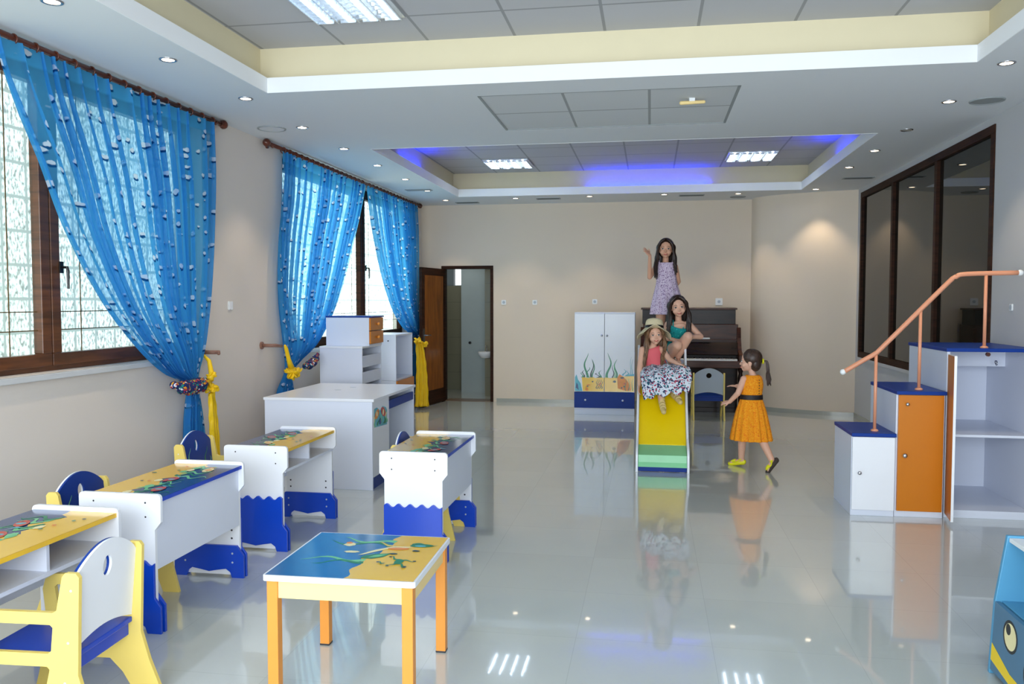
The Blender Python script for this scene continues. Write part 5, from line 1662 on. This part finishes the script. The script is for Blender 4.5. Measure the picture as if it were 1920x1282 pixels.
# ---- girl with the straw hat sitting on the slide
def girl_hat():
    B_ = V((0.05, 8.0, 0.66))
    t = thing('person', 'laughing girl in coral top and floral skirt sitting on the slide', 'person', B_)
    L = lambda x, y, z: V((x, y, z)) - B_
    mb = MB(); hf, hu = (.10, -1, -.02), (-.08, .05, 1)
    hip, chest, neck = L(.07, 8.14, .845), L(.02, 8.12, 1.02), L(.025, 8.10, 1.085); hd = L(.045, 8.07, 1.195)
    torso_prims(mb, hip, chest, neck, hd - V((.0, 0, .05)), (1, 0, .02), (.05, -1, .05), .84)
    head_prims(mb, hd, hf, hu, .95)
    sh, el, wr = L(-.075, 8.08, 1.050), L(-.098, 7.99, .87), L(-.098, 7.93, .72)
    limb(mb, [chest + V((-.05, 0, .035)), sh], [.034, .033]); limb(mb, [sh, el, wr], [.032, .026, .018])
    hand_prims(mb, wr, (-.08, -.35, -.9), (.8, -.2, 0), .88, .4, .06, 1)
    sh, el, wr = L(.115, 8.09, 1.050), L(.180, 8.00, .965), L(.255, 7.90, .935)
    limb(mb, [chest + V((.05, 0, .035)), sh], [.034, .033]); limb(mb, [sh, el, wr], [.032, .026, .018])
    hand_prims(mb, wr, (.8, -.5, -.2), (0, -.2, -1), .88, .3, .1, 1)
    limb(mb, [L(.02, 8.13, .83), L(.09, 7.86, .80), L(.110, 7.86, .56)], [.062, .046, .028]); foot_prims(mb, L(.110, 7.86, .585), L(.125, 7.76, .515), .88, .03)
    limb(mb, [L(.13, 8.13, .83), L(.29, 7.88, .85), L(.225, 7.90, .64)], [.062, .046, .028]); foot_prims(mb, L(.225, 7.90, .655), L(.27, 7.81, .600), .88, .03)
    fuse('body', mb, .005, 'skin', t)
    face_parts(hd, hf, hu, .95, t, 1.6)
    ax = (chest - hip).normalized(); f2 = V((.05, -1, .05)); f2 = (f2 - ax * f2.dot(ax)).normalized(); s2 = ax.cross(f2)
    rw = lambda p, a, b, d: (p, s2 * a, f2 * b, d)
    cloth('top', [rw(chest + ax * .052, .080, .062, .004), rw(chest + ax * .02, .100, .076, .006), rw(chest.lerp(hip, .35), .098, .078, .008), rw(chest.lerp(hip, .75), .104, .084, .012), rw(hip, .115, .092, .012)], 'pinktop', t, 9, 2)
    # skirt: draped over both knees, one continuous sheet
    prof = [(.07, 8.20, .885, .135, .10), (.085, 8.10, .905, .165, .085), (.115, 7.98, .900, .195, .085), (.14, 7.88, .870, .215, .10), (.155, 7.81, .800, .215, .095), (.155, 7.775, .72, .205, .075), (.15, 7.765, .655, .19, .055)]
    rg = []
    P = smooth_path(prof, 5); nn = 72
    for j, (x, y, z, rx, rt) in enumerate(P):
        jj = j / (len(P) - 1)
        row = []
        tilt = .35 * min(1, jj * 2)
        for i in range(nn):
            a = pi * i / (nn - 1)
            q = 1 + (.05 + .09 * jj) * sin(a * 11 + jj * 2) * .6
            px = -cos(a) * rx * q; pz = (sin(a) ** .55) * rt * q
            pz += px * tilt * .55
            if jj > .55:
                row.append(L(x + px, y - (sin(a) ** .5) * rt * .8 * q + .03, z + px * tilt * .5 - .018 * sin(a * 9 + 1)))
            else:
                w = jj / .55
                row.append(L(x + px, y - w * (sin(a) ** .5) * rt * .8 * q + w * .03, z - .07 * (1 - w) + (1 - w) * pz + w * (px * tilt * .5 - .018 * sin(a * 9 + 1))))
        rg.append(row)
    mb = MB(); mb.rings(rg, close=False)
    o = mb.build('skirt', 'floral', t, smooth=True); sm = o.modifiers.new('solid', 'SOLIDIFY'); sm.thickness = .006; sm.offset = 0
    for a, b in (((.110, 7.86, .585), (.125, 7.76, .515)), ((.225, 7.90, .655), (.27, 7.81, .600))):
        a, b = L(*a), L(*b); d = (b - a).normalized()
        mb = MB()
        mb.capsule(a + V((0, 0, -.022)) - d * .02, b + V((0, 0, -.006)) + d * .02, .030, .024, 12)
        mb.capsule(a + V((0, 0, .0)), a + V((0, 0, .03)), .032, .031, 12)
        for q in (.25, .55, .85): mb.torus(a.lerp(b, q) + V((0, 0, .0)), .027, .005, 'y', 16, 6)
        fuse('sandal', mb, .005, 'sandaltan', t)
    long_hair('hair', hd, hf, hu, .95, ((L(-.075, 8.00, .86), L(-.04, 8.16, .84)), (L(.115, 7.99, .90), L(.09, 8.16, .84))), 'hair_light', t, 150, 11)
    # straw hat worn on the head: a thing of its own
    C0 = V(B_) + hd + V((-.008, .012, .055)); hat = thing('sun_hat', 'cream straw sun hat with a dark band on the head of the seated girl', 'hat', C0)
    up = V(hu).normalized(); f, u, s = frame_of(hf, hu); u = (u + s * (-.10) - f * .18).normalized(); f = (f - u * f.dot(u)).normalized(); s = f.cross(u)
    rows = [(0.000, .096), (.010, .080 + .008), (.055, .084), (.085, .074), (.100, .050), (.106, .004)]
    mb = MB()
    R = [[u * z + (s * cos(2 * pi * i / 48) + f * sin(2 * pi * i / 48)) * r for i in range(48)] for z, r in smooth_path(rows, 4)]
    mb.rings(R); o = mb.build('crown', 'straw', hat, smooth=True)
    brim = []
    for j in range(9):
        r = .088 + .070 * j / 8; row = []
        for i in range(72):
            a = 2 * pi * i / 72; dirn = s * cos(a) + f * sin(a)
            drop = -(.045 * (j / 8) ** 1.2) * (1 + .5 * cos(2 * a)) + .012 * (j / 8) * sin(5 * a + .6) - .028 * (j / 8) * (abs(cos(a))) + .03 * (j / 8) * max(0, sin(a))
            row.append(u * (drop + .004) + dirn * r)
        brim.append(row)
    mb = MB(); mb.rings(brim); o = mb.build('brim', 'straw', hat, smooth=True); sm = o.modifiers.new('solid', 'SOLIDIFY'); sm.thickness = .004
    mb = MB(); mb.rings([[u * z + (s * cos(2 * pi * i / 48) + f * sin(2 * pi * i / 48)) * r for i in range(48)] for z, r in ((.008, .0915), (.030, .0905), (.032, .086))]); mb.build('band', 'black', hat, smooth=True)
girl_hat()


# ---- small girl in the orange dress walking
def girl_orange():
    B_ = V((0.90, 7.72, 0.0))
    t = thing('person', 'small girl in orange dress with black belt and ponytail walking away to the left', 'person', B_)
    L = lambda x, y, z: V((x, y, z)) - B_
    mb = MB(); hf, hu = (-1, .22, .02), (-.05, 0, 1)
    hip, chest, neck = L(.905, 7.74, .585), L(.912, 7.74, .775), L(.915, 7.74, .855); hd = L(.893, 7.74, .975)
    sd = (.92, .28, 0); fw = (-.45, .85, 0)
    torso_prims(mb, hip, chest, neck, hd - V((.0, 0, .05)), sd, fw, .78)
    head_prims(mb, hd, hf, hu, .98)
    sh, el, wr = L(.835, 7.72, .815), L(.782, 7.68, .690), L(.715, 7.74, .605)
    limb(mb, [chest + V((-.04, -.01, .03)), sh], [.032, .031]); limb(mb, [sh, el, wr], [.031, .026, .019])
    hand_prims(mb, wr, (-.9, .25, -.2), (0, .5, -.8), .80, .35, .08, 1)
    sh, el, wr = L(.982, 7.77, .815), L(.93, 7.90, .735), L(.80, 7.98, .725)
    limb(mb, [chest + V((.04, .01, .03)), sh], [.032, .031]); limb(mb, [sh, el, wr], [.031, .026, .019])
    hand_prims(mb, wr, (-.95, .25, .05), (0, 0, -1), .80, .25, .1, -1)
    limb(mb, [L(.865, 7.74, .55), L(.835, 7.78, .30), L(.835, 7.84, .075)], [.058, .042, .027]); foot_prims(mb, L(.835, 7.84, .065), L(.755, 7.87, .032), .82, .03)
    limb(mb, [L(.945, 7.74, .55), L(.985, 7.68, .30), L(1.068, 7.60, .115)], [.058, .042, .027]); foot_prims(mb, L(1.072, 7.60, .105), L(1.035, 7.585, .030), .82, .03)
    fuse('body', mb, .0045, 'skin', t)
    face_parts(hd, hf, hu, .98, t)
    S, F = V(sd).normalized(), V(fw).normalized()
    rw = lambda p, a, b, d: (p, S * a, F * b, d)
    cloth('dress', [rw(L(.915, 7.74, .850), .058, .046, .0), rw(L(.914, 7.74, .825), .078, .062, .0), rw(L(.912, 7.74, .77), .093, .070, .003), rw(L(.908, 7.74, .70), .090, .070, .004), rw(L(.905, 7.74, .655), .088, .070, .006),
        rw(L(.905, 7.74, .61), .100, .082, .02), rw(L(.905, 7.74, .52), .126, .105, .035), rw(L(.906, 7.74, .42), .146, .124, .045), rw(L(.908, 7.74, .33), .162, .138, .055), rw(L(.910, 7.74, .262), .172, .146, .065)], 'orangedress', t, 15, 4)
    cloth('belt', [rw(L(.905, 7.74, .675), .094, .075, 0), rw(L(.905, 7.74, .655), .095, .076, 0), rw(L(.905, 7.74, .632), .096, .078, 0)], 'belt', t, 3, 1, .006)
    mb = MB()
    for i in range(6): mb.sph(L(.912, 7.74, .69 + i * .024) - F * .0735 + S * .02, .0045, 8, 6)
    mb.build('buttons', 'belt', t, smooth=True)
    f, u, s = frame_of(hf, hu)
    mb = MB()
    mb.ell(hd + u * .032 - f * .016, (s * .083, f * .088, u * .083), 30, 20); mb.ell(hd - u * .015 - f * .045, (s * .070, f * .052, u * .075), 20, 14)
    rnd = random.Random(4); tie = hd - f * .105 + u * .005
    for i in range(120):
        a = i / 120 * 2 * pi
        r0 = hd + (s * cos(a) * .072 + u * (.042 + sin(a) * .058)) + f * (.046 - .012 * abs(sin(a)))
        P = smooth_path([tuple(x) for x in (r0, hd + (r0 - hd) * 1.04 - f * .05, tie + V((rnd.uniform(-.008, .008),) * 3))], 5)
        mb.tube(P, .0042, 6)
    mb.build('hair', 'hair_mid', t, smooth=True)
    mb = MB()
    for i in range(34):
        e = L(1.05 + rnd.uniform(-.02, .025), 7.72 + rnd.uniform(-.02, .02), .785 + rnd.uniform(-.03, .03))
        P = smooth_path([tuple(x) for x in (tie, tie + V((.035 + rnd.uniform(-.006, .006), 0, .0)), tie + V((.045 + rnd.uniform(-.012, .012), rnd.uniform(-.012, .012), -.07)), tie.lerp(e, .65) + V((.012, 0, 0)), e)], 4)
        m = len(P); mb.tube(P, [.006 * (1 - .75 * (j / m) ** 2) for j in range(m)], 6)
    mb.build('ponytail', 'hair_mid', t, smooth=True)
    mb = MB(); mb.torus(tie + V((.004, 0, 0)), .017, .008, 'x', 16, 8); mb.build('hair_tie', 'sandalyellow', t, smooth=True)
    for a, b, tilt in (((.835, 7.84, .065), (.755, 7.87, .032), 0), ((1.072, 7.60, .105), (1.035, 7.585, .030), 1)):
        a, b = L(*a), L(*b); d = (b - a).normalized(); n = V((0, 0, 1)) if not tilt else d.cross(V((0, 1, 0))).normalized() * -1
        if tilt: n = V((-.85, .1, .45)).normalized()
        sole = MB(); sole.capsule(a - n * .036 - d * .022, b - n * .012 + d * .018, .022, .020, 12); sole.capsule(a - n * .030 - d * .028, b - n * .008 + d * .022, .020, .018, 12)
        so = fuse('sandal', sole, .005, 'sole' if tilt else 'sandalyellow', t)
        st = MB()
        m = a.lerp(b, .85)
        st.ell(m + n * .006, (d * .030, d.cross(n) * .026, n * .016), 16, 10); st.ell(a + n * .004, (d * .026, d.cross(n) * .029, n * .014), 16, 10)
        st.tube([a + n * .0 + d.cross(n) * .027, a.lerp(b, .5) + d.cross(n) * .024 - n * .01, m + d.cross(n) * .02], .006, 8); st.tube([a - d.cross(n) * .027, a.lerp(b, .5) - d.cross(n) * .024 - n * .01, m - d.cross(n) * .02], .006, 8)
        st.build('sandal_strap', 'sandalyellow', so, smooth=True)
girl_orange()
